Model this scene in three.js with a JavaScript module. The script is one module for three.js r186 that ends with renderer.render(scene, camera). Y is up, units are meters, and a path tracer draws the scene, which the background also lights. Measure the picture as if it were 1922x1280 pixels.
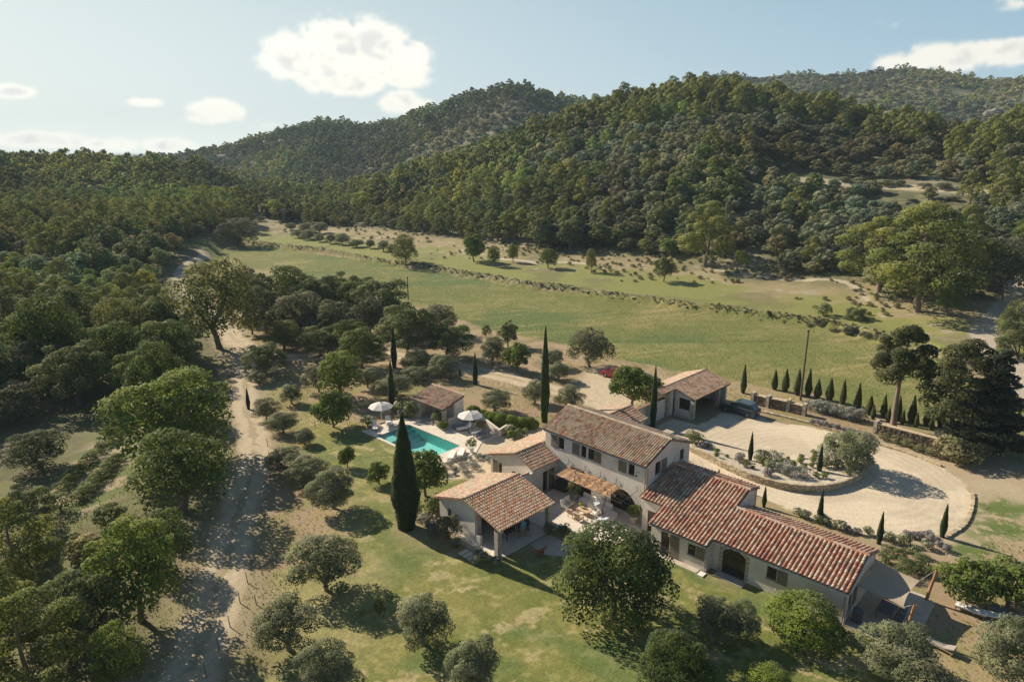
import * as THREE from 'three';
import { mergeGeometries } from 'three/addons/utils/BufferGeometryUtils.js';
import { MarchingCubes } from 'three/addons/objects/MarchingCubes.js';

// ---------------------------------------------------------------- camera, sky, sun, exposure
const scene = new THREE.Scene();
const EYE = 32, PITCH = THREE.MathUtils.degToRad(15.3), FOC = 1281;          // drone height in metres, downward tilt, focal length in photo pixels
const camera = new THREE.PerspectiveCamera(2 * Math.atan(640 / FOC) * 180 / Math.PI, 1024 / 681, 0.5, 6000);
camera.position.set(0, EYE, 0);
camera.rotation.x = -PITCH;
const renderer = new THREE.WebGLRenderer();
renderer.toneMapping = THREE.LinearToneMapping;
renderer.toneMappingExposure = 1.55;
renderer.shadowMap.enabled = true;
const D2R = Math.PI / 180;
const SUN_AZ = -53.5 * D2R, SUN_EL = 32.5 * D2R;                               // azimuth from straight ahead, negative = to the left
const sunDir = new THREE.Vector3(Math.sin(SUN_AZ) * Math.cos(SUN_EL), Math.sin(SUN_EL), -Math.cos(SUN_AZ) * Math.cos(SUN_EL));
const sun = new THREE.DirectionalLight(new THREE.Color().setRGB(1, 0.88, 0.70), 5.0);
sun.position.copy(sunDir).multiplyScalar(300).add(new THREE.Vector3(0, 0, -90));
sun.target.position.set(0, 0, -90);
sun.castShadow = true;
Object.assign(sun.shadow.camera, { left: -180, right: 180, top: 180, bottom: -180, near: 1, far: 900 });
sun.shadow.mapSize.set(4096, 4096);
scene.add(sun, sun.target);

scene.fog = new THREE.FogExp2(new THREE.Color().setRGB(.52, .67, .80), 0.00016);

// ---------------------------------------------------------------- noise
function rng(seed) { let s = seed | 0; return () => { s = (s + 0x6d2b79f5) | 0; let t = Math.imul(s ^ (s >>> 15), 1 | s); t = (t + Math.imul(t ^ (t >>> 7), 61 | t)) ^ t; return ((t ^ (t >>> 14)) >>> 0) / 4294967296; }; }
const LAT = new Float32Array(65536); { const r = rng(11); for (let i = 0; i < 65536; i++) LAT[i] = r(); }
function vnoise(x, y) {
  const ix = Math.floor(x), iy = Math.floor(y); let fx = x - ix, fy = y - iy; fx = fx * fx * (3 - 2 * fx); fy = fy * fy * (3 - 2 * fy);
  const a = (iy & 255) << 8, b = ((iy + 1) & 255) << 8, c = ix & 255, d = (ix + 1) & 255;
  const p = LAT[a + c], q = LAT[b + c]; const u = p + (LAT[a + d] - p) * fx, v = q + (LAT[b + d] - q) * fx; return u + (v - u) * fy;
}
function fbm(x, y, o = 4) { let s = 0, a = 0.5, t = 0; for (let i = 0; i < o; i++) { s += a * vnoise(x, y); t += a; a *= 0.5; x = x * 2.03 + 17.3; y = y * 2.03 + 9.1; } return s / t; }
const sst = (a, b, x) => { const t = Math.min(1, Math.max(0, (x - a) / (b - a))); return t * t * (3 - 2 * t); };
const lerp = (a, b, t) => a + (b - a) * t, clamp = (x, a, b) => Math.min(b, Math.max(a, x));
const mix3 = (a, b, t) => [a[0] + (b[0] - a[0]) * t, a[1] + (b[1] - a[1]) * t, a[2] + (b[2] - a[2]) * t];

// photograph pixel -> direction (for surveying the place)
const cP = Math.cos(PITCH), sP = Math.sin(PITCH);
function ray(px, py) { const a = (px - 961) / FOC, b = -(py - 640) / FOC; return new THREE.Vector3(a, b * cP - sP, -(cP + b * sP)); }

// ---------------------------------------------------------------- sky with fair-weather clouds
{
  const W = 2560, H = 1280, data = new Float32Array(W * H * 4);
  // clouds: [azimuth deg, elevation deg, half width deg, half height deg, strength]
  const aim = (px, py) => { const d = ray(px, py).normalize(); return [Math.atan2(d.x, -d.z) / D2R, Math.asin(d.y) / D2R]; };
  const cl = [];
  const lobe = (px, py, rx, ry, k = 1) => { const [a, e] = aim(px, py); cl.push([a, e, rx / 22.4, ry / 22.4, k]); };
  lobe(555, 112, 62, 42); lobe(640, 92, 78, 50); lobe(700, 85, 70, 45); lobe(760, 118, 58, 44); lobe(690, 120, 110, 40); lobe(650, 158, 80, 22); lobe(760, 148, 50, 20); lobe(600, 135, 60, 24);
  lobe(752, 192, 40, 24); lobe(790, 200, 26, 14); lobe(408, 208, 52, 20); lobe(395, 224, 48, 9); lobe(272, 192, 26, 8); lobe(22, 172, 34, 11);
  lobe(60, 262, 70, 14); lobe(120, 270, 40, 8); lobe(205, 272, 42, 12); lobe(318, 274, 44, 14); lobe(1790, 108, 95, 22); lobe(1720, 118, 60, 16); lobe(1880, 90, 80, 15); lobe(1950, 95, 70, 22); lobe(1680, 47, 26, 14, 0.35); lobe(1905, 4, 22, 12, 0.5); lobe(500, 235, 20, 5, .6);
  const rr = rng(5);   // the same kind of sky goes on all round
  for (let i = 0; i < 14; i++) { const a = 45 + rr() * 270, e = 3 + rr() * rr() * 40, w = 2 + rr() * 5; for (let j = 0; j < 4; j++) cl.push([a + (rr() - .5) * w * 1.4, e + (rr() - .5) * w * .35, w * (.4 + .4 * rr()), w * (.18 + .16 * rr()), 1]); }
  for (let row = 0; row < H; row++) {
    const el = ((row + 0.5) / H - 0.5) * Math.PI, y = Math.sin(el), ed = Math.max(0, el / D2R), ce = Math.cos(el), zen = sst(5, 45, ed), haz = .5 * Math.exp(-ed / 4.5), clr = cl.filter((c) => Math.abs(ed - c[1]) < c[3] * 1.7);
    for (let col = 0; col < W; col++) {
      const th = ((col + 0.5) / W - 0.5) * 2 * Math.PI, x = Math.cos(th) * ce, z = Math.sin(th) * ce;
      const g = Math.acos(clamp(x * sunDir.x + y * sunDir.y + z * sunDir.z, -1, 1)) / D2R;
      const w = Math.min(1, 0.92 * Math.exp(-((g / 62) ** 2)) * (1 - .35 * zen) + haz);
      let r = lerp(lerp(0.17, 0.05, zen), lerp(0.80, 0.26, zen), w), gg = lerp(lerp(0.345, 0.125, zen), lerp(0.85, 0.36, zen), w), b = lerp(lerp(0.50, 0.27, zen), lerp(0.79, 0.50, zen), w);
      const halo = 0.4 * Math.exp(-((g / 14) ** 2)); r += halo; gg += halo * .95; b += halo * .85;
      if (el < 0) { const k = Math.exp(el * 12); r *= lerp(.35, 1, k); gg *= lerp(.35, 1, k); b *= lerp(.3, 1, k); }
      else {
        let az = th / D2R + 90; if (az > 180) az -= 360; let m = 0;
        for (const c of clr) { let dx = az - c[0]; if (dx > 180) dx -= 360; else if (dx < -180) dx += 360; if (Math.abs(dx) > c[2] * 1.7) continue; const dy = (ed - c[1]) / c[3]; if (Math.abs(dy) > 1.7) continue; dx /= c[2]; m = Math.max(m, c[4] * (1.3 - Math.sqrt(dx * dx + dy * dy * (dy < 0 ? 1.35 : 1)))); }
        if (m > 0) {
          const wx = (fbm(az * .9 + 60, ed * .9 + 5, 3) - .5) * 2.2, n = fbm(az * 1.0 + 40 + wx, ed * 1.35 + 7 + wx * .6, 6), n2 = fbm(az * .42 + 3.3, ed * .75 + 21, 3), n3 = fbm(az * 3.2 + wx, ed * 4.2, 4);
          const d = Math.min(m, .9) * 1.55 + (n - .5) * 1.7 + (n3 - .5) * .35, al = sst(.18, .98, d) * Math.min(1, m * 2.2);
          const thick = sst(.7, 1.6, d) * sst(.44, .66, n2 * .55 + n * .45), lit = 1.06 - .26 * thick * sst(.5, 1.0, m);
          const near = .72 + .28 * Math.exp(-((g / 75) ** 2));
          r = lerp(r, 1.00 * lit * near, al); gg = lerp(gg, 0.965 * lit * near + .02 * thick, al); b = lerp(b, 0.86 * lit * near + .06 * thick, al);
        }
      }
      const i = (row * W + col) * 4; const ex = lerp(.78, .48, zen); r *= ex; gg *= ex; b *= ex; data[i] = r; data[i + 1] = gg; data[i + 2] = b; data[i + 3] = 1;
    }
  }
  const t = new THREE.DataTexture(data, W, H, THREE.RGBAFormat, THREE.FloatType);
  t.mapping = THREE.EquirectangularReflectionMapping; t.magFilter = THREE.LinearFilter; t.needsUpdate = true;
  scene.background = t; scene.environment = t;
}

// ---------------------------------------------------------------- terrain
const polar = (px, py, h) => { const d = ray(px, py), k = (h - EYE) / d.y; return [Math.atan2(d.x, -d.z), Math.hypot(d.x, d.z) * k]; };
const seenAt = (px, py, R, cover) => { const d = ray(px, py); return [Math.atan2(d.x, -d.z), R, EYE + R * d.y / Math.hypot(d.x, d.z) - cover]; };
function knots(list) { list.sort((a, b) => a[0] - b[0]); const N = 6000, tab = []; const exact = (a) => {   // smooth interpolation over azimuth, flat beyond the ends
  const n = list.length; if (a <= list[0][0]) return list[0]; if (a >= list[n - 1][0]) return list[n - 1];
  let i = 0; while (list[i + 1][0] < a) i++; const p = list[i], q = list[i + 1]; let t = (a - p[0]) / (q[0] - p[0]); t = t * t * (3 - 2 * t) * .5 + t * .5;
  return p.map((v, k) => lerp(v, q[k], t)); };
  for (let i = 0; i <= N; i++) tab.push(exact((i / N - .5) * 2 * Math.PI)); return (a) => tab[Math.round((a / (2 * Math.PI) + .5) * N)]; }
const bankLine = knots([[350, 447], [450, 456], [560, 468], [740, 497], [900, 522], [1000, 540], [1200, 566], [1300, 580], [1540, 612], [1700, 648], [1800, 690]].map(([x, y]) => polar(x, y, 0.5)));
const baseLine = knots([[-60 * D2R, 150, 4], [-36 * D2R, 210, 4], [-28 * D2R, 240, 4], ...[[520, 420], [650, 428], [830, 446], [1000, 468], [1200, 488], [1400, 515], [1600, 545], [1750, 575], [1922, 580]].map(([x, y]) => [...polar(x, y, 3.5), 3.5]), [60 * D2R, 130, 3.5]]);
const ridge1 = knots([[-70 * D2R, 420, 20], seenAt(0, 295, 470, 10), seenAt(200, 298, 480, 10), seenAt(330, 296, 480, 10), seenAt(450, 330, 450, 9), seenAt(600, 345, 420, 9), seenAt(700, 325, 410, 9), seenAt(800, 292, 400, 9), seenAt(900, 263, 385, 9), seenAt(1000, 228, 372, 9), seenAt(1100, 197, 355, 9), seenAt(1230, 165, 340, 10), seenAt(1340, 152, 330, 10), seenAt(1440, 165, 325, 10), seenAt(1540, 195, 318, 9), seenAt(1640, 208, 312, 9), seenAt(1760, 215, 300, 9), seenAt(1850, 222, 292, 9), seenAt(1922, 205, 285, 9), [60 * D2R, 250, 40]]);
const ridge2 = knots([[-70 * D2R, 900, 30], seenAt(0, 297, 950, 9), seenAt(240, 297, 950, 9), seenAt(330, 287, 930, 8), seenAt(400, 274, 900, 8), seenAt(480, 257, 880, 7), seenAt(540, 238, 870, 7), seenAt(600, 225, 860, 7), seenAt(680, 229, 840, 7), seenAt(740, 224, 800, 7), seenAt(800, 196, 770, 7), seenAt(900, 171, 740, 7), seenAt(965, 160, 730, 7), seenAt(1030, 175, 760, 7), seenAt(1080, 188, 900, 6), seenAt(1180, 176, 980, 5), seenAt(1290, 150, 1000, 5), seenAt(1340, 140, 1000, 4), seenAt(1420, 146, 1000, 4), seenAt(1520, 140, 990, 4), seenAt(1600, 140, 980, 4), seenAt(1680, 128, 960, 4), seenAt(1760, 130, 940, 4), seenAt(1850, 146, 920, 4), seenAt(1922, 140, 910, 4), [60 * D2R, 900, 110]]);
function land(x, z) {
  const r = Math.hypot(x, z), a = Math.atan2(x, -z);
  const K = bankLine(a), B = baseLine(a), A = ridge1(a), C = ridge2(a);
  const bankOn = sst(-26 * D2R, -23 * D2R, a), hk = 1.5 * bankOn;
  const Rk = lerp(110, Math.min(K[1], B[1] - 12), bankOn);
  let h;
  if (r < B[1]) h = hk * sst(Rk - .1, Rk + 1.1, r) + (B[2] - hk) * Math.pow(clamp((r - Rk - 1) / (B[1] - Rk - 1), 0, 1), 1.6);
  else if (r < A[1]) { const t = (r - B[1]) / (A[1] - B[1]); h = B[2] + (A[2] - B[2]) * (t * .75 + .25 * t * t * (3 - 2 * t)); }
  else {
    const Rv = lerp(A[1], C[1], .36), hv = Math.min(A[2], C[2]) - 14 - .12 * Math.abs(C[2] - A[2]);
    if (r < Rv) h = lerp(A[2], hv, sst(A[1], Rv, r));
    else if (r < C[1]) { const t = (r - Rv) / (C[1] - Rv); h = lerp(hv, C[2], t * .55 + .45 * t * t * (3 - 2 * t)); }
    else h = lerp(C[2], C[2] - 60, sst(C[1], C[1] * 1.7, r));
  }
  const rough = sst(B[1] - 5, B[1] + 60, r) * 3 + sst(A[1], C[1], r) * 9;
  if (rough > 0) h += (fbm(x * .016 + 5, z * .016 + 8, 4) - .5) * rough;
  const behind = sst(60 * D2R, 110 * D2R, Math.abs(a));
  return lerp(h, Math.min(h, 3), behind);
}
// where the line of sight of a photograph pixel meets the land (plus h metres)
function spot(px, py, h = 0) {
  const d = ray(px, py); if (d.y < -0.02) { const k0 = (h - EYE) / d.y; const x = d.x * k0, z = d.z * k0; if (Math.hypot(x, z) < 150) return new THREE.Vector3(x, h, z); }
  d.divideScalar(Math.hypot(d.x, d.z)); let r = 20;
  for (; r < 1400; r += 1) if (EYE + d.y * r < land(d.x * r, d.z * r) + h) break;
  let lo = r - 1, hi = r; for (let i = 0; i < 12; i++) { const m = (lo + hi) / 2; if (EYE + d.y * m < land(d.x * m, d.z * m) + h) hi = m; else lo = m; }
  const x = d.x * lo, z = d.z * lo; return new THREE.Vector3(x, land(x, z) + h, z);
}
function toPx(x, y, z) { y -= EYE; const f = -z * cP - y * sP, u = y * cP - z * sP; return [961 + FOC * x / f, 640 - FOC * u / f, f]; }
const flat = (list, h = 0) => list.map(([x, y]) => { const p = spot(x, y, h); return [p.x, p.z]; });
function segDist(x, z, line) { let best = 1e9; for (let i = 0; i + 1 < line.length; i++) { const [ax, az] = line[i], [bx, bz] = line[i + 1], dx = bx - ax, dz = bz - az; const t = clamp(((x - ax) * dx + (z - az) * dz) / (dx * dx + dz * dz), 0, 1); const d = Math.hypot(x - ax - t * dx, z - az - t * dz); if (d < best) best = d; } return best; }
function inside(x, z, poly) { let c = false; for (let i = 0, j = poly.length - 1; i < poly.length; j = i++) { const [ax, az] = poly[i], [bx, bz] = poly[j]; if ((az > z) !== (bz > z) && x < (bx - ax) * (z - az) / (bz - az) + ax) c = !c; } return c; }
function signedIn(x, z, poly) { const d = segDist(x, z, [...poly, poly[0]]); return inside(x, z, poly) ? d : -d; }
function smoothLine(pts, n = 3) { const c = new THREE.CatmullRomCurve3(pts.map(([x, z]) => new THREE.Vector3(x, 0, z))); return c.getPoints(pts.length * n).map((p) => [p.x, p.z]); }
const box2 = (line, pad) => { let a = 1e9, b = -1e9, c = 1e9, d = -1e9; for (const [x, z] of line) { a = Math.min(a, x); b = Math.max(b, x); c = Math.min(c, z); d = Math.max(d, z); } return [a - pad, b + pad, c - pad, d + pad]; };
const near = (b, x, z) => x > b[0] && x < b[1] && z > b[2] && z < b[3];

// zones of the ground, surveyed from the photograph
const trackLower = smoothLine(flat([[330, 1330], [365, 1240], [395, 1150], [425, 1040], [450, 950], [475, 880], [478, 830], [462, 770], [460, 720], [463, 690], [448, 655], [428, 622]]));
const trackUpper = smoothLine(flat([[428, 622], [445, 640], [480, 660], [540, 672], [620, 668], [700, 665], [780, 672], [860, 688], [960, 710], [1060, 738], [1150, 765], [1210, 785]]));
const trackFar = smoothLine(flat([[428, 622], [395, 585], [350, 548], [335, 515], [358, 492], [385, 478], [372, 466]]));
const roadRight = smoothLine(flat([[1990, 770], [1922, 724], [1880, 690], [1853, 650], [1868, 615], [1895, 580], [1912, 545], [1880, 520], [1820, 505]]));
const pathHill = smoothLine(flat([[1630, 565], [1612, 545], [1590, 530], [1560, 525], [1480, 525], [1330, 505]]));
const pathBank = smoothLine(flat([[940, 486], [990, 490], [1010, 494], [1060, 492], [1130, 498]]));
const pathSlope = smoothLine(flat([[1500, 336], [1580, 344], [1650, 349], [1750, 354], [1850, 362]]));
const lawn = flat([[600, 778], [640, 796], [706, 824], [850, 876], [905, 900], [880, 930], [800, 930], [770, 985], [800, 1020], [930, 1062], [1060, 1015], [1240, 1000], [1330, 1080], [1460, 1125], [1585, 1182], [1640, 1200], [1760, 1280], [1760, 1340], [420, 1340], [520, 1230], [560, 1110], [640, 1010], [655, 950], [610, 880], [580, 830]]);
const court = flat([[1232, 800], [1262, 786], [1310, 800], [1350, 775], [1420, 775], [1440, 790], [1530, 803], [1640, 832], [1700, 850], [1772, 880], [1812, 908], [1824, 945], [1812, 985], [1772, 1008], [1690, 1008], [1600, 1000], [1500, 965], [1420, 930], [1300, 872], [1285, 845], [1232, 815]]);
const bedLine = smoothLine(flat([[1294, 846], [1330, 864], [1372, 885], [1420, 905], [1480, 920], [1540, 923], [1590, 912], [1622, 893], [1632, 874], [1624, 856]]), 8);
const bedBack = smoothLine(flat([[1618, 850], [1580, 846], [1520, 848], [1480, 857], [1440, 866], [1400, 861], [1350, 848], [1300, 836]]), 8);
const islandBed = [...bedLine, ...bedBack];
const parking = flat([[1075, 735], [1100, 700], [1130, 688], [1175, 690], [1200, 720], [1190, 770], [1130, 770]]);
const poolGravel = flat([[880, 838], [905, 826], [960, 815], [1025, 800], [1025, 850], [915, 900], [850, 900], [790, 890], [848, 870]]);
const meadow = flat([[338, 452], [420, 500], [520, 510], [700, 545], [760, 570], [870, 603], [960, 628], [1060, 648], [1140, 668], [1240, 690], [1390, 718], [1540, 745], [1700, 795], [1850, 850], [1960, 880], [1960, 760], [1850, 720], [1690, 645], [1540, 612], [1300, 580], [1000, 540], [740, 497], [560, 468], [450, 456]]);
const groveBed = flat([[430, 600], [640, 560], [870, 600], [1240, 690], [1350, 720], [1240, 790], [1020, 740], [850, 700], [600, 690], [470, 660]]);
const rightDirt = flat([[1640, 830], [1790, 830], [1922, 880], [1922, 1010], [1800, 1040], [1660, 1010], [1812, 985], [1824, 945], [1812, 908], [1772, 880]]);
const greenPatches = [flat([[1822, 965], [1880, 940], [1922, 955], [1922, 1010], [1870, 1022], [1830, 1005]]), flat([[1800, 1030], [1850, 1025], [1880, 1060], [1820, 1070]])];
const clearing = flat([[95, 930], [150, 860], [215, 800], [250, 830], [235, 900], [190, 950], [130, 960]]);
const B = { tl: box2(trackLower, 6), tu: box2(trackUpper, 6), tf: box2(trackFar, 6), rr: box2(roadRight, 8), ph: box2(pathHill, 4), pb: box2(pathBank, 4), ps: box2(pathSlope, 12), lawn: box2(lawn, 6), court: box2(court, 4), par: box2(parking, 5), pg: box2(poolGravel, 4), mea: box2(meadow, 8), gro: box2(groveBed, 10), rd: box2(rightDirt, 6), cle: box2(clearing, 5), gp: greenPatches.map((p) => box2(p, 4)) };
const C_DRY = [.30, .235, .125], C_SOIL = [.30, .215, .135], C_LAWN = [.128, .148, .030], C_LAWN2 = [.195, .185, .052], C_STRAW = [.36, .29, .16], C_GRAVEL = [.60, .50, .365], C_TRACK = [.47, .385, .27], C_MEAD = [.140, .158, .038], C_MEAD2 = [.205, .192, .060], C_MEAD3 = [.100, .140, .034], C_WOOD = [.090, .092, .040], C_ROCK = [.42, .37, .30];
function groundColor(x, z) {
  const r = Math.hypot(x, z), a = Math.atan2(x, -z);
  const n1 = fbm(x * .09, z * .09, 4), n2 = fbm(x * .45 + 50, z * .45, 3), n3 = fbm(x * 2.1, z * 2.1 + 30, 3), n4 = vnoise(x * 7.3, z * 7.3);
  let c = mix3(C_DRY, C_SOIL, sst(.42, .6, n1)); c = mix3(c, [.20, .19, .06], sst(.5, .68, n2 * .5 + n1 * .5) * .75);
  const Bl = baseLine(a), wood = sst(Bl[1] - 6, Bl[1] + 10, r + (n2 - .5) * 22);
  if (r > 95) { // above the bank: rough grass, scrub, bare stony soil
    const K = bankLine(a); if (r > K[1] - 4 && a > -.42) {
      const t = sst(K[1], Bl[1], r + (n1 - .5) * 40); let s = mix3([.20, .205, .055], [.28, .225, .115], sst(.35, .8, t + (n2 - .5) * .7)); s = mix3(s, C_ROCK, .55 * sst(.60, .74, n2) * sst(.35, .6, t)); s = mix3(s, [.13, .125, .045], sst(.55, .7, n1) * .6);
      const band = sst(3.6, 1.2, Math.abs(r - K[1] - .8)); s = mix3(s, mix3([.13, .12, .05], [.36, .31, .23], sst(.58, .7, n3)), band * .8);
      c = mix3(c, s, sst(K[1] - 2, K[1] + 1, r));
    }
  }
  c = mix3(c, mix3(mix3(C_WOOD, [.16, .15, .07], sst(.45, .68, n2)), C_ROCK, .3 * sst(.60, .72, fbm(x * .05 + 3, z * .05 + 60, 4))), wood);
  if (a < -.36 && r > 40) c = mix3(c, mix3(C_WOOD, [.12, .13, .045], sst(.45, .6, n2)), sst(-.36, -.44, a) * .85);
  if (near(B.gro, x, z)) { const s = signedIn(x, z, groveBed); c = mix3(c, mix3([.34, .255, .16], [.235, .18, .095], sst(.4, .62, n2)), sst(-6, 3, s + (n2 - .5) * 8) * .8); }
  if (near(B.mea, x, z)) { const s = signedIn(x, z, meadow) + (n2 - .5) * 2; if (s > -1) { const st = vnoise(x * .10 + z * .05, z * .9 + x * .35); let m = mix3(C_MEAD, C_MEAD2, sst(.40, .66, n1 * .6 + n2 * .4)); m = mix3(m, C_MEAD3, sst(.56, .70, fbm(x * .05 + 90, z * .11 + 4, 4))); m = mix3(m, [.33, .26, .12], sst(.62, .75, n1 * .55 + st * .45) * .55); { const k = .72 + .40 * n3 + .18 * n4; m = m.map((v) => v * k); } c = mix3(c, m, sst(-.6, .8, s)); } }
  if (near(B.rd, x, z)) { const s = signedIn(x, z, rightDirt); c = mix3(c, mix3([.36, .275, .175], [.42, .35, .24], n2), sst(-4, 2, s + (n2 - .5) * 4) * .85); }
  if (near(B.lawn, x, z)) {
    const s = signedIn(x, z, lawn) + (n1 - .5) * 7 + (n2 - .5) * 3;
    if (s > -3) { let g = mix3(C_LAWN, C_LAWN2, sst(.40, .64, n1 * .5 + n2 * .5)); const big = fbm(x * .22 + 9, z * .34 + 2, 3), fine = fbm(x * .75 + 4, z * 1.15 + 7, 4); g = mix3(g, C_STRAW, sst(.57, .68, big * .55 + fine * .45 + (n3 - .5) * .25) * .9); g = mix3(g, [.26, .235, .085], sst(.50, .66, fine * .6 + n3 * .4) * .55); g = mix3(g, [.085, .130, .030], sst(.56, .66, fbm(x * .12 + 70, z * .16, 3)) * .7);
      const west = sst(-6, -17, x) * sst(-70, -52, z); g = mix3(g, [.33, .28, .14], west * sst(.40, .58, n1 * .5 + n2 * .5) * .9); g = mix3(g, [.21, .205, .07], west * .45); { const k = .74 + .36 * n3 + .18 * n4; g = g.map((v) => v * k); } c = mix3(c, g, sst(-2.4, 1.6, s)); }
  }
  for (let i = 0; i < 2; i++) if (near(B.gp[i], x, z)) { const s = signedIn(x, z, greenPatches[i]) + (n2 - .5) * 5; c = mix3(c, [.10, .14, .03], sst(-1.5, 1.5, s) * sst(.35, .5, n3 * .5 + n2 * .5)); }
  if (near(B.cle, x, z)) { const s = signedIn(x, z, clearing); const rows = .5 + .5 * Math.sin((x * .78 + z * .62) * 1.55); c = mix3(c, mix3([.33, .27, .17], [.12, .15, .045], sst(.45, .6, rows + (n2 - .5) * .5)), sst(-2, 1, s)); }
  const trk = (line, w, col, amt, ruts) => { const d0 = segDist(x, z, line); if (d0 > w + 2) return; const d = d0 + (n2 - .5) * 1.1 + (n3 - .5) * .5; let k = sst(w + .7, w - .3, d); if (ruts) k *= 1 - .75 * sst(.55, .22, Math.abs(d)) * sst(.35, .55, n2 + .1); c = mix3(c, col.map((v) => v * (.86 + .28 * n3)), k * amt); };
  if (near(B.tl, x, z)) { const d = segDist(x, z, trackLower); c = mix3(c, [.29, .235, .14], sst(4.6, 2, d + (n2 - .5) * 3) * .8); trk(trackLower, 1.5, [.43, .35, .24], .95, true); }
  if (near(B.tf, x, z)) trk(trackFar, 1.3, [.40, .34, .25], .9, false);
  if (near(B.par, x, z)) { const s = signedIn(x, z, parking) + (n2 - .5) * 3; c = mix3(c, C_TRACK.map((v) => v * (.9 + .25 * n3)), sst(-1.5, 1.5, s) * .9); }
  if (near(B.tu, x, z)) trk(trackUpper, 1.6, C_TRACK, .95, true);
  if (near(B.rr, x, z)) trk(roadRight, 2.6, [.43, .37, .29], 1, false);
  if (near(B.ph, x, z)) trk(pathHill, .5, [.46, .40, .30], .8, false);
  if (near(B.ps, x, z)) trk(pathSlope, 2.2, [.42, .35, .23], .9, false);
  if (near(B.pb, x, z)) trk(pathBank, .8, [.48, .42, .32], .8, false);
  if (near(B.pg, x, z)) { const s = signedIn(x, z, poolGravel) + (n3 - .5) * .6; c = mix3(c, [.50, .41, .285].map((v) => v * (.86 + .3 * n3)), sst(-.4, .4, s)); }
  if (near(B.court, x, z)) { const s = signedIn(x, z, court) + (n3 - .5) * .5 + (n2 - .5) * 1.1; if (s > -.5) { const e = spot0; const ring = Math.hypot(x - e[0], z - e[1]); const rake = .5 + .5 * Math.sin(ring * 7 + n1 * 5); c = mix3(c, C_GRAVEL.map((v) => v * (.90 + .10 * n1 + .05 * n3 - .16 * sst(.50, .68, fbm(x * .16 + 31, z * .3 + 8, 4)) + .07 * (rake - .5) * sst(4, 9, ring) * sst(26, 14, ring))), sst(-.25, .25, s)); } }
  const n5 = vnoise(x * 13.1 + 5, z * 13.1), g = .84 + .18 * n4 + .14 * n5; return [c[0] * g, c[1] * g, c[2] * g];
}
const spot0 = flat([[1560, 890]])[0];
const enc = (v) => { v = clamp(v, 0, 1); return Math.round(255 * (v <= .0031308 ? 12.92 * v : 1.055 * Math.pow(v, 1 / 2.4) - .055)); };
const STRUCT = (o, name) => { o.name = name; o.userData.kind = 'structure'; o.castShadow = o.receiveShadow = true; scene.add(o); return o; };
function noiseBump(n, f, seed) { const d = new Uint8Array(n * n * 4); const k = rng(seed), s = k() * 100; for (let y = 0; y < n; y++) for (let x = 0; x < n; x++) { const u = x / n, v = y / n; // tiles by blending
  const q = (a, b) => fbm(a * f + s, b * f + s * .7, 4); const w = (1 - u) * (1 - v), p = q(u, v) * w + q(u - 1, v) * u * (1 - v) + q(u, v - 1) * (1 - u) * v + q(u - 1, v - 1) * u * v; const c = 255 * clamp((p - .5) * 1.5 + .5, 0, 1), i = (y * n + x) * 4; d[i] = d[i + 1] = d[i + 2] = c; d[i + 3] = 255; }
  const t = new THREE.DataTexture(d, n, n); t.wrapS = t.wrapT = THREE.RepeatWrapping; t.magFilter = THREE.LinearFilter; t.needsUpdate = true; return t; }
const bumpFine = noiseBump(512, 48, 3);
const rectIn = (x, z, [a, b, c, d], pad) => Math.min(1, Math.max(0, Math.min(x - a, b - x, z - c, d - z) / pad));
const GARDEN = [-52, 62, -116, -22], MID = [-190, 230, -350, -12];
const poolC = Math.cos(43 * D2R), poolS = Math.sin(43 * D2R);
const inPool = (x, z) => { const a = x + 8.49, b = z + 79.51, u = a * poolC + b * poolS, v = -a * poolS + b * poolC; return u > -1.98 && u < 7.38 && v > 3.87 && v < 8.88; };
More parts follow.
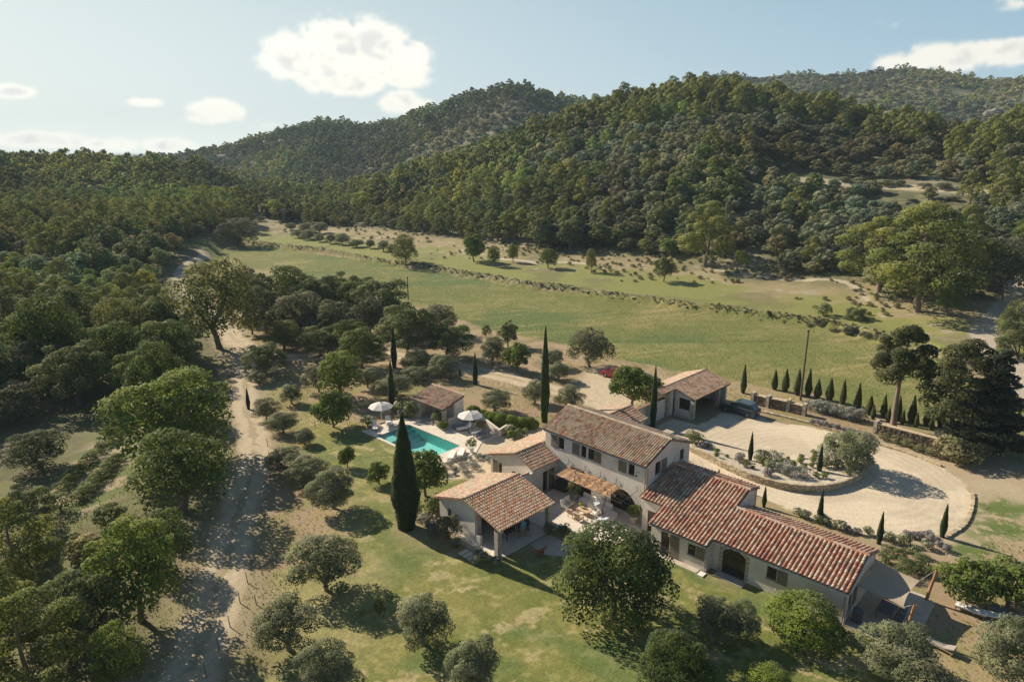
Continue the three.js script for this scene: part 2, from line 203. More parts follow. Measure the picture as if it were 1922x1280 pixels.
function sheet(name, xs, zs, drop, tex, rough, hole) {
  const nx = xs.length, nz = zs.length, pos = new Float32Array(nx * nz * 3), uv = new Float32Array(nx * nz * 2), uv1 = new Float32Array(nx * nz * 2), idx = [];
  const x0 = xs[0], x1 = xs[nx - 1], z0 = zs[0], z1 = zs[nz - 1];
  for (let j = 0; j < nz; j++) for (let i = 0; i < nx; i++) { const k = j * nx + i; pos[k * 3] = xs[i]; pos[k * 3 + 1] = land(xs[i], zs[j]) - drop(xs[i], zs[j]); pos[k * 3 + 2] = zs[j]; uv[k * 2] = (xs[i] - x0) / (x1 - x0); uv[k * 2 + 1] = (zs[j] - z0) / (z1 - z0); uv1[k * 2] = xs[i] / 6; uv1[k * 2 + 1] = zs[j] / 6; }
  for (let j = 0; j + 1 < nz; j++) for (let i = 0; i + 1 < nx; i++) { const a = j * nx + i, b = a + 1, c = a + nx, d = c + 1; if (hole && [a, b, c, d].some((k) => hole(pos[k * 3], pos[k * 3 + 2]))) continue; idx.push(a, c, b, b, c, d); }
  const g = new THREE.BufferGeometry(); g.setAttribute('position', new THREE.BufferAttribute(pos, 3)); g.setAttribute('uv', new THREE.BufferAttribute(uv, 2)); g.setAttribute('uv1', new THREE.BufferAttribute(uv1, 2)); g.setIndex(idx); g.computeVertexNormals();
  const [w, h] = tex, d = new Uint8Array(w * h * 4);
  for (let j = 0; j < h; j++) for (let i = 0; i < w; i++) { const c = groundColor(lerp(x0, x1, (i + .5) / w), lerp(z0, z1, (j + .5) / h)), k = (j * w + i) * 4; d[k] = enc(c[0]); d[k + 1] = enc(c[1]); d[k + 2] = enc(c[2]); d[k + 3] = 255; }
  const t = new THREE.DataTexture(d, w, h); t.colorSpace = THREE.SRGBColorSpace; t.magFilter = THREE.LinearFilter; t.needsUpdate = true;
  const bt = bumpFine.clone(); bt.channel = 1;
  return STRUCT(new THREE.Mesh(g, new THREE.MeshStandardMaterial({ map: t, roughness: 1, bumpMap: bt, bumpScale: rough })), name);
}
const steps = (a, b, s) => { const n = Math.round(Math.abs(b - a) / s), o = []; for (let i = 0; i <= n; i++) o.push(a + (b - a) * i / n); return o; };
const dense = (list, lo, hi, st) => [...list.filter((v) => v < lo - .1), ...steps(lo, hi, st), ...list.filter((v) => v > hi + .1)];
sheet('garden_ground', dense(steps(GARDEN[0], GARDEN[1], 1.9), -17.5, -4.5, .25), dense(steps(GARDEN[2], GARDEN[3], 1.9), -80.5, -67, .25), () => 0, [2048, 1689], .022, inPool);
sheet('valley_ground', steps(MID[0], MID[1], 1.8), dense(steps(MID[2], MID[3], 2.0), -250, -90, 1.1), (x, z) => 2.4 * rectIn(x, z, GARDEN, 8), [1600, 1288], .08);
{
  const warp = (n, lim) => { const o = []; for (let i = -n; i <= n; i++) { const s = i / n; o.push(lim * (.25 * s + .75 * s * s * s)); } return o; };
  sheet('hills', warp(110, 1900), warp(120, 1900).map((v) => v - 100).filter((v) => v < 260), (x, z) => 4 * rectIn(x, z, MID, 14), [640, 640], .2);
}

// ---------------------------------------------------------------- things
const used = new Map();
function numbered(name) { const k = used.get(name) ?? 0; used.set(name, k + 1); return k ? name + '_' + String(k).padStart(3, '0') : name; }
function tag(o, name, label, category, group, kind) { o.name = numbered(name); o.userData.label = label; o.userData.category = category; if (group) o.userData.group = group; if (kind) o.userData.kind = kind; scene.add(o); return o; }
function thing(name, label, category, x, y, z, turn = 0, group) { const g = new THREE.Group(); g.position.set(x, y, z); g.rotation.y = turn; return tag(g, name, label, category, group); }
function part(parent, name, geo, mat) { const m = new THREE.Mesh(geo, mat); m.name = name; parent.add(m); return m; }
const rgb = (r, g, b) => new THREE.Color().setRGB(r, g, b);
const M = (r, g, b, rough = .9, extra = {}) => new THREE.MeshStandardMaterial({ color: rgb(r, g, b), roughness: rough, ...extra });

// ---------------------------------------------------------------- foliage: real leaf-sized faces spread through clumps
const V3 = THREE.Vector3;
class Leaves {
  constructor(seed) { this.r = rng(seed); this.p = []; this.n = []; this.c = []; this.i = []; }
  leaf(x, y, z, nx, ny, nz, ox, oy, oz, len, wid, col, bend = .18) {   // one folded leaf or spray: centre, facing, outward direction for soft shading
    const r = this.r; let ax = r() - .5, ay = r() - .5, az = r() - .5; const d = ax * nx + ay * ny + az * nz; ax -= d * nx; ay -= d * ny; az -= d * nz; const l = Math.hypot(ax, ay, az) || 1; ax /= l; ay /= l; az /= l;
    this.put(x, y, z, nx, ny, nz, ax, ay, az, ox, oy, oz, len, wid, col, bend);
  }
  put(x, y, z, nx, ny, nz, ax, ay, az, ox, oy, oz, len, wid, col, bend) {
    const bx = ny * az - nz * ay, by = nz * ax - nx * az, bz = nx * ay - ny * ax, b = this.p.length / 3, h = len / 2, w = wid / 2, s = len * bend;
    this.p.push(x + ax * h, y + ay * h, z + az * h, x + bx * w - nx * s, y + by * w - ny * s, z + bz * w - nz * s, x - ax * h, y - ay * h, z - az * h, x - bx * w - nx * s, y - by * w - ny * s, z - bz * w - nz * s);
    let qx = nx * .55 + ox * .75, qy = ny * .55 + oy * .75, qz = nz * .55 + oz * .75; const q = Math.hypot(qx, qy, qz) || 1; qx /= q; qy /= q; qz /= q;
    for (let k = 0; k < 4; k++) { this.n.push(qx, qy, qz); this.c.push(col[0], col[1], col[2]); }
    this.i.push(b, b + 1, b + 2, b, b + 2, b + 3);
  }
  // clumps: [{x,y,z,rx,ry,rz}]; leaves lie through the outer shell of each clump
  clumps(list, total, size, wid, palette, o = {}) {
    const r = this.r, area = list.map((c) => c.rx * c.rz + c.rx * c.ry + c.ry * c.rz), sum = area.reduce((a, b) => a + b, 0);
    list.forEach((c, ci) => {
      const base = palette[Math.floor(r() * palette.length)], tint = .86 + .28 * r(), n = Math.round(total * area[ci] / sum);
      for (let k = 0; k < n; k++) {
        let dx, dy, dz, l; do { dx = r() * 2 - 1; dy = r() * 2 - 1; dz = r() * 2 - 1; l = dx * dx + dy * dy + dz * dz; } while (l > 1 || l < .01); l = Math.sqrt(l); dx /= l; dy /= l; dz /= l;
        if (dy < -.35 && r() < .6) dy = -dy;
        const f = 1 - (o.depth ?? .5) * r() * r() + (r() < .12 ? .18 * r() : 0), x = c.x + dx * c.rx * f, y = c.y + dy * c.ry * f, z = c.z + dz * c.rz * f;
        let hid = false; for (let j = 0; j < list.length; j++) { if (j === ci) continue; const q = list[j], ex = (x - q.x) / q.rx, ey = (y - q.y) / q.ry, ez = (z - q.z) / q.rz; if (ex * ex + ey * ey + ez * ez < .34) { hid = true; break; } } if (hid) continue;
        let nx = dx + (r() - .5) * 1.7, ny = dy + (r() - .5) * 1.7 + .15, nz = dz + (r() - .5) * 1.7; const m = Math.hypot(nx, ny, nz) || 1; nx /= m; ny /= m; nz /= m;
        const t = tint * (.74 + .52 * r()), w = (r() - .5) * .14, s = size * (.65 + .7 * r());
        this.leaf(x, y, z, nx, ny, nz, dx, dy, dz, s, s * wid, [base[0] * t * (1 + w), base[1] * t, base[2] * t * (1 - w)]);
      }
    }); return this;
  }
  geo() { const g = new THREE.BufferGeometry(); g.setAttribute('position', new THREE.Float32BufferAttribute(this.p, 3)); g.setAttribute('normal', new THREE.Float32BufferAttribute(this.n, 3)); g.setAttribute('color', new THREE.Float32BufferAttribute(this.c, 3)); g.setIndex(this.i); return g; }
}
const leafMat = (extra = {}) => new THREE.MeshPhysicalMaterial({ color: 0xffffff, vertexColors: true, roughness: 1, transmission: .42, thickness: 0, side: THREE.DoubleSide, specularIntensity: .35, ...extra });
const LEAF = leafMat(), BARK = M(.16, .125, .095, .95), BARK_PALE = M(.23, .20, .165, .95), BARK_PINE = M(.20, .145, .11, .95);
// a tapered bent limb
function limb(a, b, r0, r1, bend = .12, seed = 1, seg = 4, sides = 6) {
  const r = rng(seed * 77 + 5), len = a.distanceTo(b), off = new V3((r() - .5) * len * bend * 2, (r() - .5) * len * bend, (r() - .5) * len * bend * 2), pos = [], idx = [], dir = b.clone().sub(a).normalize();
  const side = new V3(1, 0, 0); if (Math.abs(dir.x) > .8) side.set(0, 0, 1); side.addScaledVector(dir, -side.dot(dir)).normalize(); const up = dir.clone().cross(side);
  for (let j = 0; j <= seg; j++) { const t = j / seg, c = a.clone().lerp(b, t).addScaledVector(off, Math.sin(t * Math.PI)), R = lerp(r0, r1, t) * (j === 0 ? 1.25 : 1); for (let k = 0; k < sides; k++) { const q = k / sides * Math.PI * 2; pos.push(c.x + (side.x * Math.cos(q) + up.x * Math.sin(q)) * R, c.y + (side.y * Math.cos(q) + up.y * Math.sin(q)) * R, c.z + (side.z * Math.cos(q) + up.z * Math.sin(q)) * R); } }
  for (let j = 0; j < seg; j++) for (let k = 0; k < sides; k++) { const a0 = j * sides + k, b0 = j * sides + (k + 1) % sides; idx.push(a0, b0, a0 + sides, b0, b0 + sides, a0 + sides); }
  const g = new THREE.BufferGeometry(); g.setAttribute('position', new THREE.Float32BufferAttribute(pos, 3)); g.setIndex(idx); g.computeVertexNormals(); return g;
}
const PAL = {
  oak: [[0.106, 0.147, 0.029], [0.125, 0.164, 0.032], [0.090, 0.128, 0.029], [0.141, 0.169, 0.036]],
  oakMid: [[.155, .165, .040], [.13, .15, .036], [.175, .178, .05]],
  oakHill: [[.150, .175, .060], [.175, .195, .075], [.125, .155, .048], [.19, .20, .08]],
  oakBright: [[0.169, 0.211, 0.036], [0.188, 0.224, 0.042], [0.144, 0.192, 0.032]],
  holm: [[0.134, 0.146, 0.069], [0.168, 0.170, 0.090], [0.110, 0.125, 0.054], [0.193, 0.188, 0.112]],
  pine: [[0.174, 0.193, 0.037], [0.201, 0.210, 0.041], [0.145, 0.173, 0.035]],
  olive: [[.185, .205, .098], [.215, .230, .120], [.150, .172, .078], [.24, .252, .145]],
  lime: [[0.058, 0.090, 0.017], [0.070, 0.105, 0.019], [0.085, 0.115, 0.023]],
  cypress: [[.053, .079, .024], [.066, .095, .029], [.045, .069, .021]],
  box: [[.150, .200, .026], [.180, .230, .032], [.125, .172, .024]],
  fig: [[0.125, 0.173, 0.029], [0.150, 0.199, 0.035], [0.106, 0.153, 0.027]],
  yellow: [[.343, .356, .059], [.290, .330, .053], [.238, .277, .053]],
  grey: [[.264, .271, .231], [.317, .323, .284], [.224, .231, .185]],
  lavender: [[.251, .231, .251], [.304, .277, .290], [.224, .218, .198]],
  shrub: [[.158, .191, .059], [.185, .211, .073], [.132, .165, .053]],
  scrub: [[.198, .185, .082], [.165, .172, .066], [.238, .211, .106]],
};
// each builder returns { crown, trunk, bark, h, w } in metres, base at the origin
function broadleaf(seed, { h = 9, w = 8, trunkH = .26, n = 16, leaves = 5200, size = .30, pal = PAL.oak, clump = .30, flat = 1, bark = BARK, low = .06, wid = .8, depth = .55, stems = 1 }) {
  const r = rng(seed), cl = [], R = w / 2, y0 = h * low, ch = h - y0, limbs = [], top = new V3((r() - .5) * .1 * w, h * trunkH, (r() - .5) * .1 * w), sq = [.85 + .3 * r(), .85 + .3 * r()];
  for (let k = 0; k < n; k++) {
    const u = (k + .5) / n, el = Math.asin(lerp(-.72, 1, u)), az = k * 2.39996 + r() * .9, s = clump * (.55 + .75 * r()) * R, rad = Math.min(1.02 - s / R * .8, .56 + .36 * r()) * (k % 4 === 0 ? .72 : 1);
    const ce = Math.pow(Math.cos(el), el < 0 ? .35 : 1), c = { x: Math.cos(az) * ce * R * rad * sq[0], y: y0 + ch * .48 + Math.sin(el) * ch * .5 * (rad + .08), z: Math.sin(az) * ce * R * rad * sq[1], rx: s * (.95 + .4 * r()), ry: s * (.62 + .35 * r()) * flat, rz: s * (.95 + .4 * r()) };
    c.y = clamp(c.y, y0 + c.ry * .6, h - c.ry * (.8 + .35 * r())); cl.push(c);
  }
  cl.push({ x: 0, y: y0 + ch * .46, z: 0, rx: R * .5, ry: ch * .36, rz: R * .5 });
  for (let s = 0; s < stems; s++) limbs.push(limb(new V3((r() - .5) * .25 * stems * .3, -.25, (r() - .5) * .25 * stems * .3), top, h * .032 + .03, h * .022 + .02, .08, seed + s, 4, 7));
  for (let k = 0; k < Math.min(n, 9); k++) { const c = cl[Math.floor(k * n / 9)]; limbs.push(limb(top.clone().add(new V3(0, -.05 * h * r(), 0)), new V3(c.x * .92, c.y, c.z * .92), h * .015 + .012, .02, .14, seed * 3 + k, 3, 5)); }
  return { crown: new Leaves(seed + 900).clumps(cl, leaves, size, wid, pal, { depth }).geo(), trunk: mergeGeometries(limbs), bark, h, w };
}
function pine(seed, { h = 11, w = 7.5, n = 19, leaves = 3600, size = .42, pal = PAL.pine, low = .20 }) {
  const r = rng(seed), cl = [], limbs = [], lean = new V3((r() - .5) * .12 * h, h * .9, (r() - .5) * .12 * h), R = w / 2;
  limbs.push(limb(new V3(0, -.3, 0), lean, h * .022 + .04, .05, .05, seed, 6, 6));
  for (let k = 0; k < n; k++) { const u = (k + .4) / n, y = lerp(h * low, h * .93, u), az = k * 2.39996 + r(), rad = R * (u < .75 ? lerp(.72, .82, r()) : lerp(.5, .12, (u - .75) * 4)), s = R * lerp(.40, .30, u) * (.8 + .4 * r()), c = { x: lean.x * u + Math.cos(az) * rad, y, z: lean.z * u + Math.sin(az) * rad, rx: s * 1.1, ry: s * .72, rz: s * 1.1 }; cl.push(c); if (k % 2 === 0) limbs.push(limb(new V3(lean.x * u, y - h * .06, lean.z * u), new V3(c.x, c.y, c.z), .06, .02, .08, seed + k, 2, 4)); }
  return { crown: new Leaves(seed + 300).clumps(cl, leaves, size, .45, pal, { depth: .6 }).geo(), trunk: mergeGeometries(limbs), bark: BARK_PINE, h, w };
}
function cypress(seed, { h = 10, w = 1.6, leaves = 7000, size = .28, pal = PAL.cypress, fat = .33 }) {
  const L = new Leaves(seed), r = L.r;
  const prof = (t) => { const p = t < fat ? lerp(.62, 1, sst(0, fat, t)) : Math.pow(Math.max(0, 1 - (t - fat) / (1 - fat)), .72); return p; };
  for (let k = 0; k < leaves; k++) { let t = r(); if (r() > .25 + prof(t) * .75) t = r() * .75; const az = r() * 6.283, bump = .74 + .40 * fbm(az * 2.2 + seed, t * h * 1.3, 3), rad = w / 2 * prof(t) * bump * (1 - .30 * r() * r()), dx = Math.cos(az), dz = Math.sin(az), y = .12 + t * (h - .12);
    let nx = dx + (r() - .5) * 1.5, ny = .15 + (r() - .5) * .8, nz = dz + (r() - .5) * 1.5; const m = Math.hypot(nx, ny, nz); nx /= m; ny /= m; nz /= m;
    let ax = -ny * nx + (r() - .5) * .3, ay = 1, az2 = -ny * nz + (r() - .5) * .3; const d = ax * nx + ay * ny + az2 * nz; ax -= d * nx; ay -= d * ny; az2 -= d * nz; const l = Math.hypot(ax, ay, az2); const b = pal[Math.floor(r() * pal.length)], q = .75 + .5 * r();
    L.put(dx * rad, y, dz * rad, nx, ny, nz, ax / l, ay / l, az2 / l, dx, .12, dz, size * (.7 + .8 * r()), size * .55, b.map((v) => v * q), .1); }
  return { crown: L.geo(), trunk: limb(new V3(0, -.2, 0), new V3(0, h * .8, 0), .05 + h * .012, .02, .01, seed, 4, 6), bark: BARK, h, w };
}
const shrub = (seed, o = {}) => broadleaf(seed, { h: 1.4, w: 1.8, trunkH: .12, n: 8, leaves: 900, size: .13, pal: PAL.shrub, clump: .48, low: .02, depth: .6, ...o });
const P = {
  oak: [[101, PAL.oak], [102, PAL.oakHill], [103, PAL.oak], [104, PAL.oakMid], [105, PAL.oakHill]].map(([s, pal]) => broadleaf(s, { h: 9, w: 8.2, n: 22 + (s % 3) * 6, leaves: 10500, size: .25, clump: .28 + .04 * (s % 3), pal })),
  oakBright: [111, 112].map((s) => broadleaf(s, { h: 9, w: 8, n: 28, leaves: 10500, size: .26, clump: .34, pal: PAL.oakBright })),
  holm: [121, 122, 123].map((s) => broadleaf(s, { h: 7, w: 7.4, n: 26, leaves: 9000, size: .23, pal: PAL.holm, clump: .34, low: .03 })),
  pine: [131, 132, 133, 134].map((s) => pine(s, { leaves: 6800, size: .34 })),
  olive: [141, 142, 143, 144, 145].map((s) => broadleaf(s, { h: 4.6, w: 4.6, n: 20, leaves: 10500, size: .18, wid: .5, pal: PAL.olive, clump: .36, trunkH: .20, low: .06, bark: BARK_PALE, stems: 2, depth: .6 })),
  lime: [151, 152].map((s) => broadleaf(s, { h: 8, w: 8, n: 40, leaves: 30000, size: .19, pal: PAL.lime, clump: .36, low: .0, depth: .35, trunkH: .22 })),
  fig: [161, 162].map((s) => broadleaf(s, { h: 5, w: 5.5, n: 18, leaves: 4200, size: .26, pal: PAL.fig, clump: .34, low: .08, trunkH: .25, wid: .95 })),
  box: [171, 172].map((s) => broadleaf(s, { h: 3.2, w: 3.6, n: 24, leaves: 17000, size: .14, pal: PAL.box, clump: .56, low: .0, trunkH: .15, depth: .2 })),
  yellow: [181].map((s) => broadleaf(s, { h: 5, w: 5, n: 11, leaves: 2600, size: .26, pal: PAL.yellow })),
  cypress: [191, 192].map((s) => cypress(s, { h: 10, w: 1.5 })),
  cypressFat: [195].map((s) => cypress(s, { h: 11, w: 3.0, leaves: 22000, size: .26, fat: .3 })),
  cypressSmall: [197, 198].map((s) => cypress(s, { h: 3, w: .62, leaves: 1600, size: .17, pal: PAL.shrub.map((c) => c.map((v) => v * .62)), fat: .25 })),
  shrub: [201, 202].map((s) => shrub(s)),
  grey: [205, 206].map((s) => shrub(s, { pal: PAL.grey, h: .9, w: 1.4, leaves: 1100, size: .12, wid: .35 })),
  lavender: [207, 208].map((s) => shrub(s, { pal: PAL.lavender, h: .7, w: .9, leaves: 700, size: .14, wid: .3 })),
  scrub: [209, 210].map((s) => shrub(s, { pal: PAL.scrub, h: 1.2, w: 2, leaves: 700, size: .2 })),
  boxball: [211].map((s) => shrub(s, { pal: PAL.box, h: 1, w: 1.1, leaves: 1500, size: .09, depth: .25 })),
};
{ // white-flowering shrubs: leaves and, as a second set of faces, small petals
  P.flower = [221, 222].map((s) => { const b = shrub(s, { pal: PAL.shrub, h: 1.2, w: 1.5, leaves: 900 }); const cl = [], r = rng(s); for (let k = 0; k < 7; k++) cl.push({ x: (r() - .5) * .9, y: .55 + r() * .4, z: (r() - .5) * .9, rx: .34, ry: .26, rz: .34 }); b.blossom = new Leaves(s + 7).clumps(cl, 240, .11, .9, [[.72, .70, .62], [.66, .62, .55]]).geo(); return b; });
}
let plantSeed = 0;
function standTree(kind, x, y, z, sx, sy, name, label, category, group, variant) {
  const set = P[kind], v = variant ?? plantSeed++, p = set[v % set.length], g = thing(name, label, category, x, y, z, v * 2.4, group); g.scale.set(sx, sy, sx);
  part(g, 'trunk', p.trunk, p.bark); const c = part(g, 'crown', p.crown, LEAF); c.userData.kind = undefined; delete c.userData.kind; if (p.blossom) part(g, 'blossom', p.blossom, LEAF); return g;
}
// a plant surveyed from the photograph: foot of the trunk, top and width in photo pixels
const planted = [];
function plant(kind, bx, by, topY, wpx, name, label, category, group) {
  const b = spot(bx, by), f = toPx(b.x, b.y, b.z)[2], d = ray(bx, topY), k = Math.hypot(b.x, b.z) / Math.hypot(d.x, d.z), H = Math.max(.3, EYE + d.y * k - b.y), Wm = wpx * f / FOC * (kind.startsWith('cyp') ? 1 : 1.12), p = P[kind][0];
  planted.push([b.x, b.z, Wm / 2]); return standTree(kind, b.x, b.y, b.z, Wm / p.w, H / p.h, name, label, category, group);
}

// ---------------------------------------------------------------- trees that stand singly, each surveyed from the photograph
{
  const OL = 'olive_tree', OAK = 'oak_tree', HO = 'holm_oak_tree', CY = 'cypress_tree', g1 = 'olive trees on the lawn and dry grass', g2 = 'olive trees in the dry grove above the pool', g3 = 'slender cypress trees', g4 = 'trees in the grove below the meadow', g5 = 'young trees on the grassy terrace above the meadow';
  // the lawn and the dry grass in front
  plant('olive', 625, 955, 880, 82, OL, 'round dense olive tree at the edge of lawn and track, long shadow to its right', 'olive tree', g1);
  plant('olive', 612, 1108, 1005, 112, OL, 'large open-crowned olive tree standing on the lawn between track and big cypress', 'olive tree', g1);
  plant('olive', 540, 1218, 1128, 104, OL, 'olive tree nearest the row of stakes along the dirt track', 'olive tree', g1);
  plant('olive', 797, 1208, 1125, 98, OL, 'olive tree in the middle of the front lawn, on its own', 'olive tree', g1);
  plant('olive', 612, 1296, 1210, 90, OL, 'olive tree cut off by the bottom edge, below the one by the stakes', 'olive tree', g1);
  plant('olive', 890, 1292, 1205, 92, OL, 'pale olive tree at the bottom edge, right of the lone lawn olive', 'olive tree', g1);
  plant('olive', 578, 912, 856, 72, OL, 'middle one of three olive trees in a row beside the lower track', 'olive tree', g1);
  plant('olive', 537, 888, 842, 66, OL, 'dark olive at the upper end of the three beside the lower track', 'olive tree', g1);
  plant('olive', 1340, 1205, 1124, 76, OL, 'grey olive bush on the lawn between the big round tree and clipped dome shrub', 'olive tree', g1);
  plant('olive', 1388, 1198, 1130, 60, OL, 'paler olive bush pressed against the left side of clipped dome shrub', 'olive tree', g1);
  plant('olive', 1680, 1262, 1172, 120, OL, 'silvery olive tree in front of the sail-shaded patio', 'olive tree', g1);
  plant('olive', 1712, 1310, 1225, 110, OL, 'olive tree at the bottom edge below the shaded patio', 'olive tree', g1);
  plant('olive', 1898, 1295, 1158, 120, OL, 'olive tree in the bottom right corner', 'olive tree', g1);
  plant('lime', 1150, 1160, 996, 184, 'round_shade_tree', 'big round dark green shade tree on the lawn before the courtyard', 'tree');
  plant('lime', 1268, 1330, 1195, 125, 'shaded_evergreen', 'dark evergreen bush in the shadow of the big round tree, at the bottom edge', 'tree');
  plant('box', 1505, 1196, 1124, 108, 'clipped_dome_shrub', 'dense clipped dome shrub in bright green beside the long wing', 'shrub');
  plant('box', 1445, 1305, 1255, 70, 'small_dome_shrub', 'top of a yellow-green shrub at the bottom edge under the dome shrub', 'shrub');
  plant('fig', 800, 932, 845, 80, 'fig_tree', 'leafy green tree right behind the big fat cypress', 'tree');
  plant('fig', 1815, 1128, 1046, 92, 'fig_tree', 'left one of two broad-leaved trees over the white loungers', 'tree', 'broad-leaved trees over the loungers');
  plant('fig', 1892, 1140, 1052, 100, 'fig_tree', 'right one of two broad-leaved trees over the white loungers', 'tree', 'broad-leaved trees over the loungers');
  plant('fig', 652, 878, 835, 32, 'young_fruit_tree', 'young fruit tree on the lawn near the pool corner', 'tree');
  plant('fig', 710, 908, 868, 42, 'young_fruit_tree', 'young low fruit tree on a bare earth circle left of big cypress', 'tree');
  plant('shrub', 712, 1158, 1116, 26, 'sapling', 'thin leafy sapling alone on the lawn', 'sapling');
  plant('cypressFat', 763, 990, 778, 54, CY, 'big fat cypress tree between the pool and the covered terrace', 'cypress tree');
  plant('cypress', 1022, 792, 613, 19, CY, 'tall slender cypress behind the main house, left of its roof', 'cypress tree', g3);
  plant('cypress', 1225, 802, 686, 14, CY, 'slender cypress between main house and garage', 'cypress tree', g3);
  plant('cypress', 736, 768, 675, 14, CY, 'slender cypress just left of the pool house', 'cypress tree', g3);
  plant('cypress', 740, 690, 613, 12, CY, 'slender cypress by the upper track, behind the pool house cypress', 'cypress tree', g3);
  plant('cypress', 892, 722, 662, 11, CY, 'short slender cypress beside the upper track', 'cypress tree', g3);
  plant('cypress', 466, 768, 728, 8, CY, 'tiny cypress beside the lower track', 'cypress tree', g3);
  for (const [x, y, t, w, l] of [[1408, 866, 810, 10, 'slim cypress at the back of planted island in the gravel court'], [1537, 892, 832, 11, 'slim leaning cypress in the middle of planted island'], [1348, 908, 880, 8, 'tip of a slim cypress behind the roof beside the main house'], [1391, 922, 899, 8, 'small cypress tip over the roof, second from the main house'], [1434, 952, 912, 9, 'slim cypress on the gravel behind the roof step of long wing'], [1538, 980, 917, 11, 'slim cypress behind the middle of the long wing ridge'], [1650, 1021, 958, 12, 'slim cypress behind the far end of the long wing'], [1769, 1008, 943, 13, 'slim cypress at the outer rim of gravel court, long thin shadow']]) plant('cypress', x, y, t, w, CY, l, 'cypress tree', g3);
  plant('olive', 1590, 884, 805, 98, OL, 'large silvery olive tree on the planted island of gravel court', 'olive tree');
  // a line of young cypresses along the meadow
  const row = [[675, 935], [730, 945], [790, 962], [843, 968], [890, 980], [950, 990], [1015, 1010], [1088, 1042], [1150, 1062], [1220, 1072], [1290, 1092], [1360, 1102], [1435, 1114], [1505, 1122]];
  row.forEach(([x, y], i) => { plant('cypressSmall', 1200 + x / 2.662, 380 + y / 2.662, 380 + (y - 100 - 14 * ((i * 5) % 4)) / 2.662, 13 + (i % 3) * 1.5, 'young_cypress', 'young cypress number ' + ['one', 'two', 'three', 'four', 'five', 'six', 'seven', 'eight', 'nine', 'ten', 'eleven', 'twelve', 'thirteen', 'fourteen'][i] + ' from the garage end of the meadow hedge row', 'young cypress', 'young cypresses in a row along the meadow'); });
  [[1168, 1072], [1245, 1086], [1315, 1098], [1385, 1112], [1460, 1122], [1560, 1134], [1610, 1142], [1660, 1150]].forEach(([x, y], i) => plant('cypressSmall', 1200 + x / 2.662, 384 + y / 2.662, 384 + (y - 75) / 2.662, 10, 'young_cypress', 'smaller young cypress in the gap after cypress ' + ['nine', 'ten', 'eleven', 'twelve', 'thirteen', 'fourteen, first', 'fourteen, second', 'fourteen, third'][i] + ' of the meadow row', 'young cypress', 'young cypresses in a row along the meadow'));
  plant('cypressSmall', 1395, 738, 684, 12, 'young_cypress', 'taller young cypress just right of the garage', 'young cypress', 'young cypresses in a row along the meadow');
  // grove above the pool
  for (const [k, x, y, t, w, n, l] of [
    ['olive', 485, 722, 696, 34, OL, 'small clipped olive nearest the lower track bend'], ['olive', 548, 758, 722, 38, OL, 'small olive tree in dry grass, left of bright green tree'], ['olive', 500, 787, 748, 42, OL, 'small olive tree on dry grass between track and lawn'], ['olive', 530, 812, 774, 54, OL, 'spreading low olive at the top end of lawn'], ['olive', 571, 834, 803, 34, OL, 'smallest olive at the lawn top near bare ground'],
    ['olive', 778, 714, 690, 48, OL, 'low olive bush behind the pool house, left one'], ['olive', 783, 697, 657, 50, OL, 'silvery olive beside upper track left of the short cypress'], ['olive', 832, 709, 667, 50, OL, 'silvery olive just left of the short cypress'], ['olive', 742, 745, 703, 62, OL, 'broad olive bush behind the slender cypress left of pool house'], ['olive', 690, 728, 690, 46, OL, 'grey olive bush between bright green tree and slender cypress'],
    ['olive', 930, 773, 733, 54, OL, 'round olive tree behind the hedge right of the pool house'], ['olive', 1004, 758, 715, 44, OL, 'olive tree just left of the tall slender cypress'], ['olive', 1070, 768, 724, 48, OL, 'pale olive tree right of the tall cypress at the house roof'], ['olive', 1048, 714, 680, 42, OL, 'olive tree right of the tall cypress, near the parking'], ['olive', 1036, 690, 655, 40, OL, 'olive tree behind the tall cypress by the meadow edge'], ['olive', 925, 686, 632, 44, OL, 'olive tree beside upper track next to the short cypress'],
    ['fig', 970, 697, 640, 46, 'young_oak_tree', 'small bright tree between two olives by the upper track'], ['oak', 953, 650, 600, 36, OAK, 'pointed young tree at the meadow edge'], ['shrub', 912, 633, 608, 20, 'rounded_bush', 'small round dark bush at the meadow edge'], ['holm', 1107, 688, 615, 70, HO, 'round dark evergreen oak left of the red car'], ['fig', 1188, 768, 682, 86, OAK, 'loose yellow-green oak in front of the red car beside the garage'],
    ['oakBright', 640, 748, 655, 78, OAK, 'bright green tree standing free above the lawn top'], ['fig', 625, 802, 733, 68, OAK, 'dark leafy tree with dense round shadow at the lawn top'], ['holm', 598, 736, 685, 52, HO, 'grey evergreen bush left of the bright green tree'], ['oak', 500, 706, 640, 62, OAK, 'dark oak in the fork of the two tracks'], ['oak', 680, 690, 615, 78, OAK, 'oak by the upper track left of the slender cypress']]) plant(k, x, y, t, w, n, l, k === 'shrub' ? 'bush' : n === OL ? 'olive tree' : 'tree', g2);
